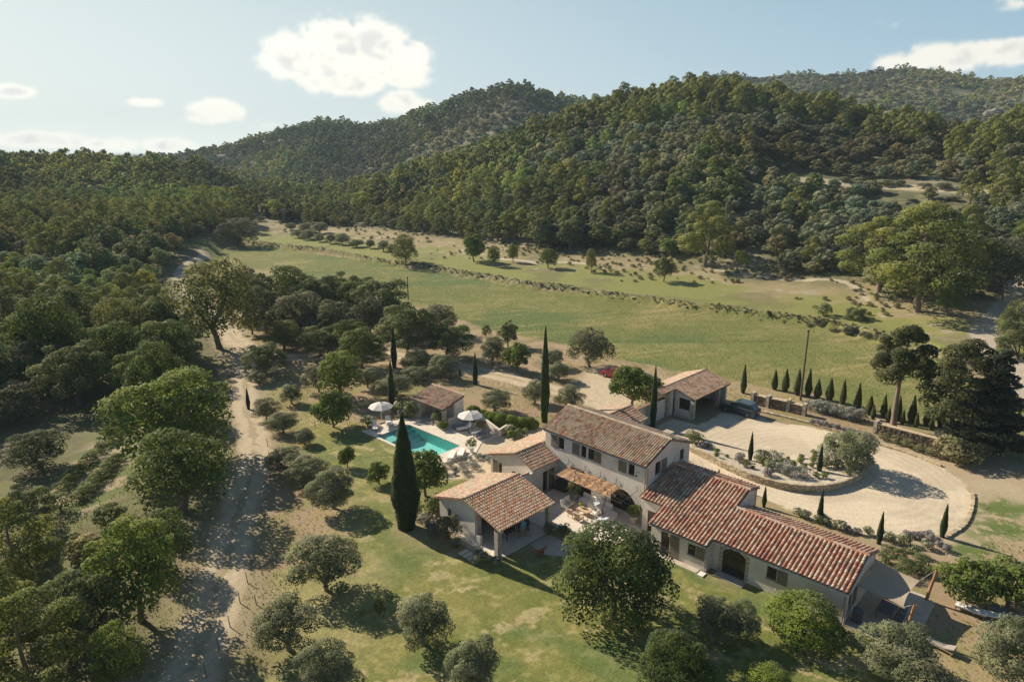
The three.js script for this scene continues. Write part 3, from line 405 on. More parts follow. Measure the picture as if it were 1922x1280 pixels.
  for (const [k, x, y, t, w, l] of [
    ['oak', 412, 655, 482, 132, 'tallest oak with bare dark trunks at the track fork'], ['oak', 470, 600, 500, 82, 'oak at the meadow side of grove, next to the tall bare-trunked oak'], ['oak', 545, 590, 495, 92, 'leafy oak at the top of grove against the meadow'], ['oak', 592, 600, 512, 72, 'pale oak in the middle of grove edge at the meadow'], ['holm', 500, 625, 535, 78, 'grey evergreen oak at the left of grove'], ['holm', 560, 635, 545, 88, 'widest grey evergreen oak in the middle of grove'], ['oak', 640, 590, 505, 84, 'round oak at the grove edge, third from the utility pole'], ['holm', 625, 640, 560, 84, 'grey evergreen oak right of the widest one'], ['oak', 712, 610, 515, 98, 'dark broad oak just left of the utility pole'], ['oak', 664, 600, 527, 64, 'small oak between two broad oaks at the grove edge'], ['holm', 695, 626, 556, 64, 'dark evergreen oak under the broad oak by the pole'], ['oak', 768, 668, 560, 104, 'large oak at the right end of grove'], ['holm', 824, 628, 572, 68, 'dark evergreen oak at the meadow corner of grove'], ['oak', 842, 674, 600, 78, 'oak at the outermost right corner of grove'], ['yellow', 474, 628, 580, 46, 'yellow-green small tree beside the track bend'], ['oak', 532, 656, 600, 64, 'oak in front row of grove, above the track'], ['oak', 602, 668, 608, 74, 'oak in front row of grove, middle'], ['oak', 655, 660, 600, 66, 'oak in front row of grove, right of middle'], ['oak', 452, 560, 500, 66, 'oak at the left end of grove top'], ['holm', 740, 640, 585, 60, 'evergreen oak tucked behind the large right-hand oak']]) plant(k, x, y, t, w, k === 'holm' ? HO : k === 'yellow' ? 'yellow_tree' : OAK, l, 'tree', g4);
  // terrace above the meadow
  for (const [k, x, y, t, w, l] of [['oak', 760, 500, 437, 44, 'largest young tree on the bank, with a shadow on the bank'], ['fig', 890, 491, 440, 42, 'young spreading tree on the terrace, second from the largest'], ['oak', 927, 500, 460, 22, 'narrow young tree right of the spreading one'], ['oakBright', 963, 493, 457, 18, 'slim pale young tree before the bare patch'], ['oak', 1029, 503, 466, 30, 'young two-stemmed tree in the middle of the terrace'], ['oak', 1109, 511, 465, 20, 'slim young tree alone right of the terrace middle'], ['oak', 1246, 529, 475, 34, 'young tree at the right of the terrace with oval shadow'], ['holm', 447, 463, 408, 64, 'big dark dome-shaped evergreen at the far left end of meadow'], ['yellow', 1393, 502, 470, 30, 'yellow-green bush at the hill foot']]) plant(k, x, y, t, w, 'terrace_tree', l, 'tree', g5);
  [[600, 454], [621, 457], [642, 459], [668, 464], [694, 466], [720, 472], [560, 446], [580, 449], [735, 478], [545, 432], [572, 436], [600, 438]].forEach(([x, y], i) => plant('olive', x, y, y - 15 - (i % 3) * 3, 17 + (i % 4) * 4, OL, 'small grey olive in the far row at the head of meadow', 'olive tree', 'far small olives at the head of the meadow'));
  [[520, 412, 375, 38], [572, 408, 380, 34], [680, 400, 360, 40]].forEach(([x, y, t, w], i) => plant('yellow', x, y, t, w, 'yellow_tree', ['bright yellow-green tree beyond the head of meadow, left one', 'bright yellow-green tree beyond the head of meadow, middle one', 'bright yellow-green tree beyond the head of meadow, at the wood edge'][i], 'tree', 'yellow-green trees at the far end'));
  [[1585, 342], [1612, 345], [1665, 348], [1690, 350], [1735, 353], [1770, 355], [1805, 358]].forEach(([x, y], i) => plant('olive', x, y, y - 11 - (i % 2) * 2, 20 + (i % 3) * 5, OL, 'small silvery olive on the strip cleared across the right-hand hillside', 'olive tree', 'olives on the hillside strip'));
  // big trees on the left
  for (const [k, x, y, t, w, n, l] of [['oakBright', 335, 872, 690, 190, OAK, 'huge rounded yellow-green oak leaning over the lower track'], ['oak', 345, 962, 800, 145, OAK, 'dark oak below the huge yellow-green one'], ['oak', 150, 762, 632, 105, OAK, 'open-crowned oak above the strip clearing'], ['oak', 266, 765, 655, 84, OAK, 'oak right of the open-crowned one, above the clearing'], ['holm', 72, 878, 806, 100, HO, 'low dark dome-shaped tree at the left of strip clearing'], ['oakBright', 262, 1165, 968, 150, OAK, 'tall sunlit oak in front of the clearing by the lower track'], ['pine', 40, 1110, 925, 115, 'pine_tree', 'tall pine at the left edge below the clearing'], ['pine', 80, 1320, 1090, 150, 'pine_tree', 'feathery pine in the bottom left corner'], ['pine', 0, 1245, 1050, 120, 'pine_tree', 'pine cut off by the left edge above the corner pine'], ['oakBright', 228, 1300, 1165, 88, OAK, 'small light green tree at the bottom left, beside the track'], ['oak', 160, 1225, 1050, 130, OAK, 'dark oak behind the small light green tree at bottom left'], ['oak', 315, 1070, 955, 90, OAK, 'smaller oak by the track between the dark one and the sunlit one'], ['oak', 52, 1000, 905, 85, OAK, 'pale-leaved tree at the left front of strip clearing'], ['oak', 312, 716, 600, 105, OAK, 'oak left of the track fork'], ['shrub', 110, 960, 925, 50, 'rounded_bush', 'pale bush at the near end of the strip clearing'], ['holm', 25, 790, 715, 95, HO, 'dark evergreen in deep shade at the left edge']]) plant(k, x, y, t, w, n, l, k === 'shrub' ? 'bush' : 'tree', 'large trees left of the track');
  [[[220, 815], [115, 920], 'upper'], [[222, 862], [150, 940], 'lower']].forEach(([a, b, which]) => { for (let i = 0; i < 11; i++) { const t = i / 10, p = spot(lerp(a[0], b[0], t), lerp(a[1], b[1], t)); standTree('shrub', p.x, 0, p.z, .75 + .2 * (i % 3), .6 + .15 * (i % 2), 'row_shrub', 'low green bush in the ' + which + ' planted row of the strip clearing', 'bush', 'bushes in the ' + which + ' row of the clearing'); } });
  // right edge
  P.cedar = [231, 232].map((s) => pine(s, { h: 14, w: 6, n: 24, leaves: 9000, size: .36, low: .50, pal: [[.075, .088, .026], [.090, .098, .030], [.060, .075, .024]] }));
  P.cedarLow = [235].map((s) => pine(s, { h: 14, w: 7, n: 30, leaves: 11000, size: .36, low: .28, pal: [[.075, .085, .028], [.095, .098, .034]] }));
  P.fir = [241].map((s) => { const L = [], r = rng(s); for (let k = 0; k < 34; k++) { const u = k / 34, az = k * 2.4, R = lerp(2.6, .3, u); L.push({ x: Math.cos(az) * R * .62, y: 1.2 + u * 10.2, z: Math.sin(az) * R * .62, rx: R * .55 + .2, ry: .42, rz: R * .55 + .2 }); } return { crown: new Leaves(s).clumps(L, 16000, .30, .45, [[.030, .042, .020], [.040, .052, .024]]).geo(), trunk: limb(new V3(0, -.2, 0), new V3(0, 11, 0), .22, .03, .01, s, 4, 6), bark: BARK, h: 12, w: 5.4 }; });
  plant('cedar', 1677, 803, 596, 84, 'tall_conifer', 'tall conifer with a long bare trunk behind the low log wall', 'tree', 'tall conifers by the gravel court');
  plant('cedarLow', 1790, 838, 622, 104, 'tall_conifer', 'tall ragged conifer with brownish crown at the end of the log wall', 'tree', 'tall conifers by the gravel court');
  plant('fir', 1848, 855, 640, 128, 'dark_fir_tree', 'dark cone-shaped fir at the far right of the court', 'tree', 'tall conifers by the gravel court');
  for (const [k, x, y, t, w, l] of [['pine', 1650, 548, 400, 120, 'pine at the left of big pine clump right of the terrace'], ['pine', 1722, 585, 372, 150, 'largest pine of the clump right of the terrace'], ['pine', 1785, 560, 405, 110, 'pine at the right of big pine clump beside the road'], ['pine', 1322, 500, 375, 85, 'tall pine standing in front of the hill wood above the terrace'], ['pine', 1690, 530, 385, 110, 'pine at the back of big pine clump'], ['oak', 1778, 592, 528, 46, 'small pale tree in front of the pine clump by the road'], ['oak', 1905, 690, 590, 70, 'leafy tree on the right side of the road'], ['holm', 1880, 560, 440, 110, 'dark evergreen beyond the road bend at right'], ['oak', 1915, 660, 560, 70, 'second leafy tree right of the road, behind the first'], ['oak', 1605, 615, 572, 40, 'small round tree at the right end of the bank'], ['shrub', 1545, 592, 568, 34, 'round bush at the right end of the terrace']]) plant(k, x, y, t, w, k === 'pine' ? 'pine_tree' : k === 'shrub' ? 'rounded_bush' : 'roadside_tree', l, k === 'shrub' ? 'bush' : 'tree', 'trees right of the terrace');
}

// ---------------------------------------------------------------- the woods: the nearest trees singly, the rest as one mass
{
  const leftWood = flat([[240, 1340], [300, 1200], [350, 1040], [392, 900], [415, 800], [420, 705], [385, 640], [330, 590], [290, 530], [340, 475], [332, 448], [300, 400]]).concat([[-180, -330], [-420, -330], [-420, -20], [-30, -20]]);
  const openLeft = flat([[-20, 930], [0, 800], [90, 750], [210, 735], [265, 790], [250, 960], [110, 1040]]);
  const lod = {
    oak: [301, 302, 303].map((s) => broadleaf(s, { h: 9, w: 8, n: 18, leaves: 2000, size: .52, pal: s === 301 ? PAL.oak : PAL.oakHill })),
    holm: [311, 312].map((s) => broadleaf(s, { h: 6.4, w: 7, n: 16, leaves: 1700, size: .50, pal: PAL.holm, clump: .36, low: .02 })),
    pine: [321, 322, 323].map((s) => pine(s, { leaves: 1800, size: .62 })),
  };
  const far = {
    oak: [331, 332].map((s) => broadleaf(s, { h: 6, w: 6.5, n: 7, leaves: 240, size: 1.15, clump: .42, low: .04, pal: PAL.oak })),
    holm: [341, 342].map((s) => broadleaf(s, { h: 4.6, w: 5.6, n: 7, leaves: 210, size: 1.1, clump: .44, low: .04, pal: PAL.holm })),
    pine: [351, 352].map((s) => pine(s, { h: 9, w: 6.4, n: 8, leaves: 260, size: 1.3, low: .25 })),
  };
  for (const [x, y] of [[418, 293], [525, 301], [1868, 205]]) { const p = spot(x, y + 6); planted.push([p.x, p.z, 13]); }
  const r = rng(4242), trees = [];
  const crowded = (X, Z) => { for (const p of planted) { const dx = p[0] - X, dz = p[1] - Z, R = p[2] * .8 + 1.5; if (dx * dx + dz * dz < R * R) return true; } return false; };
  const hidden = (x, y, z) => { for (let t = .35; t < .985; t += .035) if (land(x * t, z * t) + 2.5 > lerp(EYE, y, t)) return true; return false; };
  const grid = (x0, x1, z0, z1, cell, test) => { for (let z = z0; z < z1; z += cell) for (let x = x0; x < x1; x += cell) { const X = x + (r() - .5) * cell * .95, Z = z + (r() - .5) * cell * .95, q = r(), q2 = r(); if (Z > -15) continue; const R = Math.hypot(X, Z), a = Math.atan2(X, -Z); if (Math.abs(a) > .80) continue; const e = test(X, Z, R, a, q, q2); if (!e) continue; const y = land(X, Z), p = toPx(X, y + 6, Z); if (p[0] < -170 || p[0] > 2060 || p[1] > 1560) continue; if (R > 160 && hidden(X, y + e[1] * 1.05, Z)) continue; const zv = lerp(R > 450 ? .85 : .55, R > 450 ? 1.25 : 1.16, sst(.3, .7, fbm(X * .02 + 71, Z * .02 + 13, 3))) * (.82 + .36 * LAT[(Math.floor(X * 7) * 31 + Math.floor(Z * 7)) & 65535]); trees.push({ x: X, y, z: Z, kind: e[0], h: e[1] * zv, w: e[2] * lerp(1, zv, .7), f: p[2], R }); } };
  const hillTest = (X, Z, R, a, q, q2) => {
    const Bl = baseLine(a), A = ridge1(a), nn = fbm(X * .012 + 3, Z * .012 + 9, 3), n2 = fbm(X * .03 + 30, Z * .03, 3);
    if (R < Bl[1] + 2 + (n2 - .5) * 14) return null;
    if (crowded(X, Z)) return null;
    if (near(B.ph, X, Z) && segDist(X, Z, pathHill) < 3 || near(B.ps, X, Z) && segDist(X, Z, pathSlope) < 6.5 || near(B.rr, X, Z) && segDist(X, Z, roadRight) < 5.5) return null;
    const t = (R - Bl[1]) / (A[1] - Bl[1]), px = a / .62;
    if (n2 > .64 && t < .9 && q2 < .6) return q < .7 ? ['holm', 1.8 + q2 * 2, 3.0 + q * 2] : null;   // clearings of low scrub
    const pineP = clamp(sst(.42, .60, nn) * .9 + sst(.72, 1, t) * .65 - sst(.0, .35, px) * sst(.95, .45, t) * .75 + (px < -.02 ? .38 : 0) - sst(.0, .2, px) * sst(.5, .1, t) * .5, .04, .92);
    if (q < pineP) return ['pine', 8 + q2 * 4.5, 5.4 + q2 * 2.2];
    return n2 + sst(.2, .7, t) * .16 > .54 || q > .80 ? ['holm', 3.6 + q2 * 3.2, 4.6 + q2 * 2.6] : ['oak', 5.4 + q2 * 3.8, 5.6 + q2 * 2.6];
  };
  grid(-420, 420, -430, -90, 4.5, (X, Z, R, a, q, q2) => (R > ridge1(a)[1] + 45 ? null : hillTest(X, Z, R, a, q, q2)));
  grid(-330, -12, -330, -16, 5.4, (X, Z, R, a, q, q2) => { const Bl = baseLine(a); if (R > Bl[1] + 2 || !inside(X, Z, leftWood)) return null; if (inside(X, Z, openLeft) || signedIn(X, Z, clearing) > -1.5 || segDist(X, Z, trackFar) < 4.5 || segDist(X, Z, trackLower) < 6.5) return null; if (crowded(X, Z)) return null; const n = fbm(X * .03, Z * .03, 3); return n > .60 && q < .6 ? ['pine', 7 + q2 * 5, 5 + q2 * 2.2] : q < .2 ? ['holm', 3.5 + q2 * 3, 4.5 + q2 * 2.5] : ['oak', (R < 80 ? 4.5 : 5.5) + q2 * q * 6, 4.6 + q2 * 3.4]; });
  grid(-700, 800, -1100, -330, 7.2, (X, Z, R, a, q, q2) => { const A = ridge1(a), C = ridge2(a); if (R < A[1] + 45 || R > C[1] + 30) return null; const n = fbm(X * .008, Z * .008, 3), n2 = fbm(X * .03, Z * .03, 2); if (a > .10) return n2 > .72 ? null : q < .16 ? ['pine', 5 + q2 * 4, 4.4 + q2 * 2] : ['holm', 2.4 + q2 * 2.4, 4.6 + q2 * 3]; return q < sst(.36, .56, n) * .9 ? ['pine', 7 + q2 * 4, 6 + q2 * 2] : ['holm', 3.4 + q2 * 3, 5 + q2 * 3]; });
  trees.sort((a, b) => b.h / b.f - a.h / a.f);
  const single = trees.slice(0, 330), rest = trees.slice(330);
  const LBL = { oak: ['oak_tree', 'broad-leaved oak in the dense wood left of the track', 'oaks in the dense left-hand wood'], holm: ['holm_oak_tree', 'low dark evergreen oak in the wood or on the wooded slope', 'evergreen oaks in the woods'], pine: ['pine_tree', 'pine with feathery rounded crown in the wood', 'pines in the woods'] };
  single.forEach((t, i) => {
    const big = t.f < 165, set = big ? P[t.kind] : lod[t.kind], p = set[i % set.length], hill = t.R > baseLine(Math.atan2(t.x, -t.z))[1] && t.x > -110;
    const L = LBL[t.kind], g = thing(L[0], hill ? (t.kind === 'oak' ? 'rounded oak in the front rows of the hillside wood' : t.kind === 'pine' ? 'pine in the front rows of the hillside wood' : 'low grey evergreen oak in the front rows of the hillside wood') : L[1], 'tree', t.x, t.y, t.z, i * 1.7, hill ? 'front trees of the hillside wood, ' + t.kind + ' kind' : L[2]);
    g.scale.set(t.w / p.w, t.h / p.h, t.w / p.w); part(g, 'trunk', p.trunk, p.bark); part(g, 'crown', p.crown, LEAF);
  });
  const wood = new THREE.Group(); tag(wood, 'hillside_wood', 'endless mixed wood of pines and oaks covering the hills and far valley', 'wood', undefined, 'stuff');
  const bake = (p) => { const t = p.trunk.toNonIndexed ? p.trunk.clone() : p.trunk; const n = t.attributes.position.count, c = new Float32Array(n * 3); for (let i = 0; i < n; i++) { c[i * 3] = .16; c[i * 3 + 1] = .125; c[i * 3 + 2] = .095; } t.setAttribute('color', new THREE.BufferAttribute(c, 3)); return mergeGeometries([p.crown, t]); };
  const mtx = new THREE.Matrix4(), qt = new THREE.Quaternion(), up = new V3(0, 1, 0), col = new THREE.Color(); let nIn = 0;
  for (const kind of ['oak', 'holm', 'pine']) for (const [sets, lo, hi] of [[lod, 0, 300], [far, 300, 9e9]]) sets[kind].forEach((p, vi) => {
    const mine = rest.filter((t, i) => t.kind === kind && t.f >= lo && t.f < hi && i % sets[kind].length === vi); if (!mine.length) return;
    const im = new THREE.InstancedMesh(bake(p), LEAF, mine.length); im.name = kind === 'oak' ? 'oak_trees' : kind === 'holm' ? 'holm_oak_trees' : 'pine_trees'; nIn += mine.length;
    mine.forEach((t, i) => { qt.setFromAxisAngle(up, r() * 6.28); mtx.compose(new V3(t.x, t.y - .1, t.z), qt, new V3(t.w / p.w, t.h / p.h, t.w / p.w)); im.setMatrixAt(i, mtx); const zn = fbm(t.x * .013 + 41, t.z * .013 + 17, 3), zh = fbm(t.x * .02 + 5, t.z * .02 + 88, 3) - .5, b = (.74 + .66 * r()) * lerp(.62, 1.42, sst(.32, .68, zn)), w = (r() - .5) * .30 + zh * .5; im.setColorAt(i, col.setRGB(b * (1 + w), b, b * (1 - w))); });
    wood.add(im);
  });
  console.log('wood', trees.length, 'instanced', nIn);
}

// ---------------------------------------------------------------- buildings
function noiseMap(n, f, seed, a, b, contrast = 1.6, spots) { // two-tone grainy colour map that tiles
  const d = new Uint8Array(n * n * 4), s = seed * 13.7; const q = (u, v) => fbm(u * f + s, v * f + s * .3, 5);
  for (let y = 0; y < n; y++) for (let x = 0; x < n; x++) { const u = x / n, v = y / n; let p = q(u, v) * (1 - u) * (1 - v) + q(u - 1, v) * u * (1 - v) + q(u, v - 1) * (1 - u) * v + q(u - 1, v - 1) * u * v; p = clamp((p - .5) * contrast * 1.6 + .5, 0, 1); const g = .94 + .12 * LAT[(x * 131 + y * 517 + seed) & 65535], i = (y * n + x) * 4; d[i] = enc(lerp(a[0], b[0], p) * g); d[i + 1] = enc(lerp(a[1], b[1], p) * g); d[i + 2] = enc(lerp(a[2], b[2], p) * g); d[i + 3] = 255; }
  const t = new THREE.DataTexture(d, n, n); t.wrapS = t.wrapT = THREE.RepeatWrapping; t.magFilter = THREE.LinearFilter; t.colorSpace = THREE.SRGBColorSpace; t.needsUpdate = true; return t;
}
const rep = (t, k) => { const c = t.clone(); c.repeat.set(k, k); c.needsUpdate = true; return c; };
const PLASTER = new THREE.MeshStandardMaterial({ map: rep(noiseMap(512, 5, 2, [.60, .525, .455], [.73, .665, .595]), .22), roughness: .95, bumpMap: rep(bumpFine, .5), bumpScale: .02 });
const STONE = new THREE.MeshStandardMaterial({ map: rep(noiseMap(256, 7, 4, [.34, .28, .20], [.58, .50, .39], 2), .5), roughness: .95, bumpMap: rep(bumpFine, .8), bumpScale: .04 });
const PAVING = new THREE.MeshStandardMaterial({ map: rep(noiseMap(512, 9, 6, [.56, .49, .40], [.68, .61, .52], 1.2), .3), roughness: .9, bumpMap: rep(bumpFine, .6), bumpScale: .008 });
const CONCRETE = new THREE.MeshStandardMaterial({ map: rep(noiseMap(256, 6, 9, [.40, .34, .27], [.51, .445, .36], 1.3), .4), roughness: .92 });
const SHUTTER = new THREE.MeshStandardMaterial({ map: rep(noiseMap(128, 6, 12, [.165, .135, .10], [.215, .18, .135]), 1), roughness: .75 });
const WOODBEAM = new THREE.MeshStandardMaterial({ map: rep(noiseMap(128, 8, 14, [.30, .21, .13], [.42, .31, .20]), .8), roughness: .85 });
const WOODPOLE = new THREE.MeshStandardMaterial({ map: rep(noiseMap(128, 8, 15, [.34, .17, .09], [.44, .24, .13]), 1), roughness: .8 });
const ZINC = M(.36, .37, .37, .45, { metalness: .65 }), IRON = M(.045, .042, .04, .6, { metalness: .4 }), DECK = M(.22, .13, .085, .95), DARKWOOD = M(.075, .055, .042, .8), LIMEWASH = M(.70, .66, .60, .95), SPOUT = M(.42, .37, .29, .7);
const GLASS = new THREE.MeshPhysicalMaterial({ color: rgb(.75, .80, .80), roughness: .04, transmission: 1, thickness: 0, ior: 1.5 });
const TILE_COL = { cream: [.50, .40, .29], salmon: [.46, .275, .185], terra: [.41, .205, .13], red: [.33, .13, .085], brown: [.27, .18, .125], lichen: [.39, .325, .235], pink: [.51, .345, .25], moss: [.31, .245, .15] };
const TILE_MAT = Object.fromEntries(Object.entries(TILE_COL).map(([k, c]) => [k, M(...c, .92, { bumpMap: rep(bumpFine, 1), bumpScale: .006 })]));
const TILES_ALL = new THREE.MeshStandardMaterial({ color: 0xffffff, vertexColors: true, roughness: .92 });
const MIXES = { main: 'cream cream cream cream cream lichen lichen lichen cream pink red lichen pink salmon moss salmon brown'.split(' '), wing: 'terra terra salmon salmon salmon pink pink pink cream cream terra salmon red brown'.split(' '), terrace: 'salmon salmon salmon pink pink pink cream terra terra lichen salmon pink moss'.split(' '), pool: 'salmon pink cream lichen cream cream terra brown pink cream salmon lichen'.split(' '), garage: 'salmon pink terra salmon cream brown lichen'.split(' '), pale: 'pink pink cream salmon pink cream lichen'.split(' ') };
// half-round tile, lower end at z = 0, running up to z = -len, tapering
function tileGeo(len = .44, r0 = .096, r1 = .080, seg = 6, th = .018, lift = .035) {
  const pos = [], idx = []; const ring = (z, r, y) => { const b = pos.length / 3; for (let k = 0; k <= seg; k++) { const a = Math.PI * k / seg; pos.push(Math.cos(a) * r, Math.sin(a) * r * 1.12 + y, z); } return b; };
  const a = ring(0, r0, lift), b = ring(-len, r1, 0), c = ring(0, r0 - th, lift), d = ring(-len * .4, r0 - th - .008, lift * .6);
  for (let k = 0; k < seg; k++) { idx.push(a + k, b + k + 1, b + k, a + k, a + k + 1, b + k + 1); idx.push(c + k, a + k + 1, a + k, c + k, c + k + 1, a + k + 1); idx.push(c + k, d + k, c + k + 1, d + k, d + k + 1, c + k + 1); }
  const g = new THREE.BufferGeometry(); g.setAttribute('position', new THREE.Float32BufferAttribute(pos, 3)); g.setIndex(idx); const n = g.toNonIndexed(); n.computeVertexNormals(); const q = n.attributes.position, uv = []; for (let i = 0; i < q.count; i++) uv.push(q.getX(i), q.getZ(i)); n.setAttribute('uv', new THREE.Float32BufferAttribute(uv, 2)); return n;
}
const TILE = tileGeo(), RIDGE = tileGeo(.46, .15, .13, 6, .02, .03), CHAN = (() => { const g = new THREE.BufferGeometry(), pos = [], idx = []; for (const z of [0, -.37]) for (let k = 0; k <= 3; k++) { const a = Math.PI * k / 3; pos.push(-Math.cos(a) * .10, .06 - Math.sin(a) * .06 + (z === 0 ? .012 : 0), z); } for (let k = 0; k < 3; k++) idx.push(k, k + 1, k + 4, k + 1, k + 5, k + 4); g.setAttribute('position', new THREE.Float32BufferAttribute(pos, 3)); g.setIndex(idx); const n = g.toNonIndexed(); n.computeVertexNormals(); return n; })();
function tinted(geo, m, c) { const g = geo.clone(); g.deleteAttribute('uv'); g.applyMatrix4(m); const n = g.attributes.position.count, a = new Float32Array(n * 3); for (let i = 0; i < n; i++) { a[i * 3] = c[0]; a[i * 3 + 1] = c[1]; a[i * 3 + 2] = c[2]; } g.setAttribute('color', new THREE.BufferAttribute(a, 3)); return g; }
// one pitched roof slope: eave from a to b (b to the right seen from outside below), u = vector from eave to top
function slope(roof, a, b, u, { mix = 'main', singles = 0, pitch = .268, row = .335, seed = 1, ridge = false } = {}) {
  const A = new V3(...a), E = new V3(...b).sub(A), U = new V3(...u), len = E.length(), sl = U.length(), e = E.clone().normalize(), w = U.clone().normalize(), n = e.clone().cross(w).negate(); if (n.y < 0) n.negate();
  const r = rng(seed * 991), names = MIXES[mix];
  // deck: a board roof with thickness
  const c8 = []; for (const t of [0, 1]) for (const [p, q] of [[0, 0], [1, 0], [1, 1], [0, 1]]) c8.push(A.clone().addScaledVector(E, p).addScaledVector(U, q).addScaledVector(n, t ? .09 : 0));
  const dg = new THREE.BufferGeometry(), quads = [[0, 1, 2, 3], [4, 7, 6, 5], [0, 4, 5, 1], [1, 5, 6, 2], [2, 6, 7, 3], [3, 7, 4, 0]], dp = []; for (const [i, j, k, l] of quads) for (const v of [i, j, k, i, k, l]) dp.push(c8[v].x, c8[v].y, c8[v].z); dg.setAttribute('position', new THREE.Float32BufferAttribute(dp, 3)); dg.computeVertexNormals(); part(roof, 'roof_deck', dg, DECK);
  const nc = Math.max(1, Math.round(len / pitch)), nr = Math.max(1, Math.round(sl / row)), pc = len / nc, pr = sl / nr, cells = [], rest = [];
  const basis = new THREE.Matrix4().makeBasis(e, n, w.clone().negate()), flip = new V3().crossVectors(e, n).dot(w.clone().negate()) < 0; if (flip) basis.makeBasis(e.clone().negate(), n, w.clone().negate());
  const kx = pc / .268;
  const mat = (i, j, off, jx, jy) => basis.clone().setPosition(A.clone().addScaledVector(e, (i + off) * pc + jx).addScaledVector(w, j * pr - .04 + jy).addScaledVector(n, .095 + (off === .5 ? .045 : 0))).scale(new V3(kx, 1, pr / .335));
  for (let i = 0; i < nc; i++) for (let j = 0; j < nr; j++) {
    const blotch = fbm(i * .23 + seed * 7, j * .31, 3); let k = names[Math.floor(r() * names.length)]; if (blotch > .62 && r() < .5) k = names[names.length - 1 - Math.floor(r() * 3)];
    const m = mat(i, j, .5, (r() - .5) * .02, (r() - .5) * .03), p = new V3().setFromMatrixPosition(m); cells.push({ k, m, d: roof.localToWorld(p.clone()).distanceTo(camera.position) });
    const cc = TILE_COL[names[Math.floor(r() * names.length)]], q = .8 + .3 * r(); rest.push(tinted(CHAN, mat(i, j, 0, 0, 0), cc.map((v) => v * q)));
  }
  cells.sort((x, y) => x.d - y.d);
  cells.forEach((t, i) => { if (i < singles) { const o = part(roof, 'tile', TILE, TILE_MAT[t.k]); o.applyMatrix4(t.m); } else { const q = .86 + .28 * r(); rest.push(tinted(TILE, t.m, TILE_COL[t.k].map((v) => v * q))); } });
  if (ridge) { // half-round tiles along the top
    const nn = Math.round(len / .40), T = A.clone().add(U), Y = new V3(0, 1, 0); for (let i = 0; i < nn; i++) { const k = names[Math.floor(r() * names.length)], m = new THREE.Matrix4().makeBasis(Y.clone().cross(e.clone().negate()), Y, e.clone().negate()).setPosition(T.clone().addScaledVector(e, i * len / nn).addScaledVector(Y, .12)); const c = TILE_COL[k === 'brown' || k === 'red' ? 'cream' : k]; rest.push(tinted(RIDGE, m, c)); } }
  const all = part(roof, 'roof_tiles', mergeGeometries(rest), TILES_ALL); all.userData.kind = 'stuff';
}
class House {
  constructor(name, label, category, x, z, phi, group) { this.g = thing(name, label, category, x, 0, z, -phi * D2R, group); this.g.updateMatrixWorld(true); }
  // wall from (x0,z0) to (x1,z1); the outside is on the left of the walking direction turned towards the viewer (normal = (-dz, dx)); prof: top profile [[s,h]...]; holes: [s0,y0,s1,y1,archRise]
  wall(x0, z0, x1, z1, prof, holes = [], t = .32, mat = PLASTER, name = 'wall', y0 = -.2) {
    const len = Math.hypot(x1 - x0, z1 - z0), P2 = typeof prof === 'number' ? [[0, prof], [len, prof]] : prof, s = new THREE.Shape(); s.moveTo(0, y0); s.lineTo(len, y0); for (let i = P2.length - 1; i >= 0; i--) s.lineTo(P2[i][0], P2[i][1]);
    for (const [a, b, c, d, arch] of holes) { const h = new THREE.Path(); h.moveTo(a, b); h.lineTo(c, b); h.lineTo(c, d); if (arch) { const n = 10; for (let k = 1; k < n; k++) { const q = k / n; h.lineTo(lerp(c, a, q), d + arch * Math.sin(Math.PI * q) ** .8); } } h.lineTo(a, d); h.closePath(); s.holes.push(h); }
    const g = new THREE.ExtrudeGeometry(s, { depth: t, bevelEnabled: false }); g.translate(0, 0, -t); const m = part(this.g, name, g, mat); m.position.set(x0, 0, z0); m.rotation.y = -Math.atan2(z1 - z0, x1 - x0); m.userData.t = t; return m;
  }
  roof() { const r = new THREE.Group(); r.name = 'roof'; this.g.add(r); r.updateMatrixWorld(true); return r; }
  box(name, x0, y0, z0, x1, y1, z1, mat, parent = this.g) { const g = new THREE.BoxGeometry(x1 - x0, y1 - y0, z1 - z0); const uv = g.attributes.uv, p = g.attributes.position, nn = g.attributes.normal; for (let i = 0; i < uv.count; i++) { const ax = Math.abs(nn.getX(i)), ay = Math.abs(nn.getY(i)); uv.setXY(i, ax > .5 ? p.getZ(i) : p.getX(i), ay > .5 ? p.getZ(i) : p.getY(i)); } g.translate((x0 + x1) / 2, (y0 + y1) / 2, (z0 + z1) / 2); return part(parent, name, g, mat); }
}
const bars = (list) => mergeGeometries(list.map(([x0, y0, z0, x1, y1, z1]) => { const g = new THREE.BoxGeometry(Math.abs(x1 - x0), Math.abs(y1 - y0), Math.abs(z1 - z0)); g.translate((x0 + x1) / 2, (y0 + y1) / 2, (z0 + z1) / 2); return g; }));
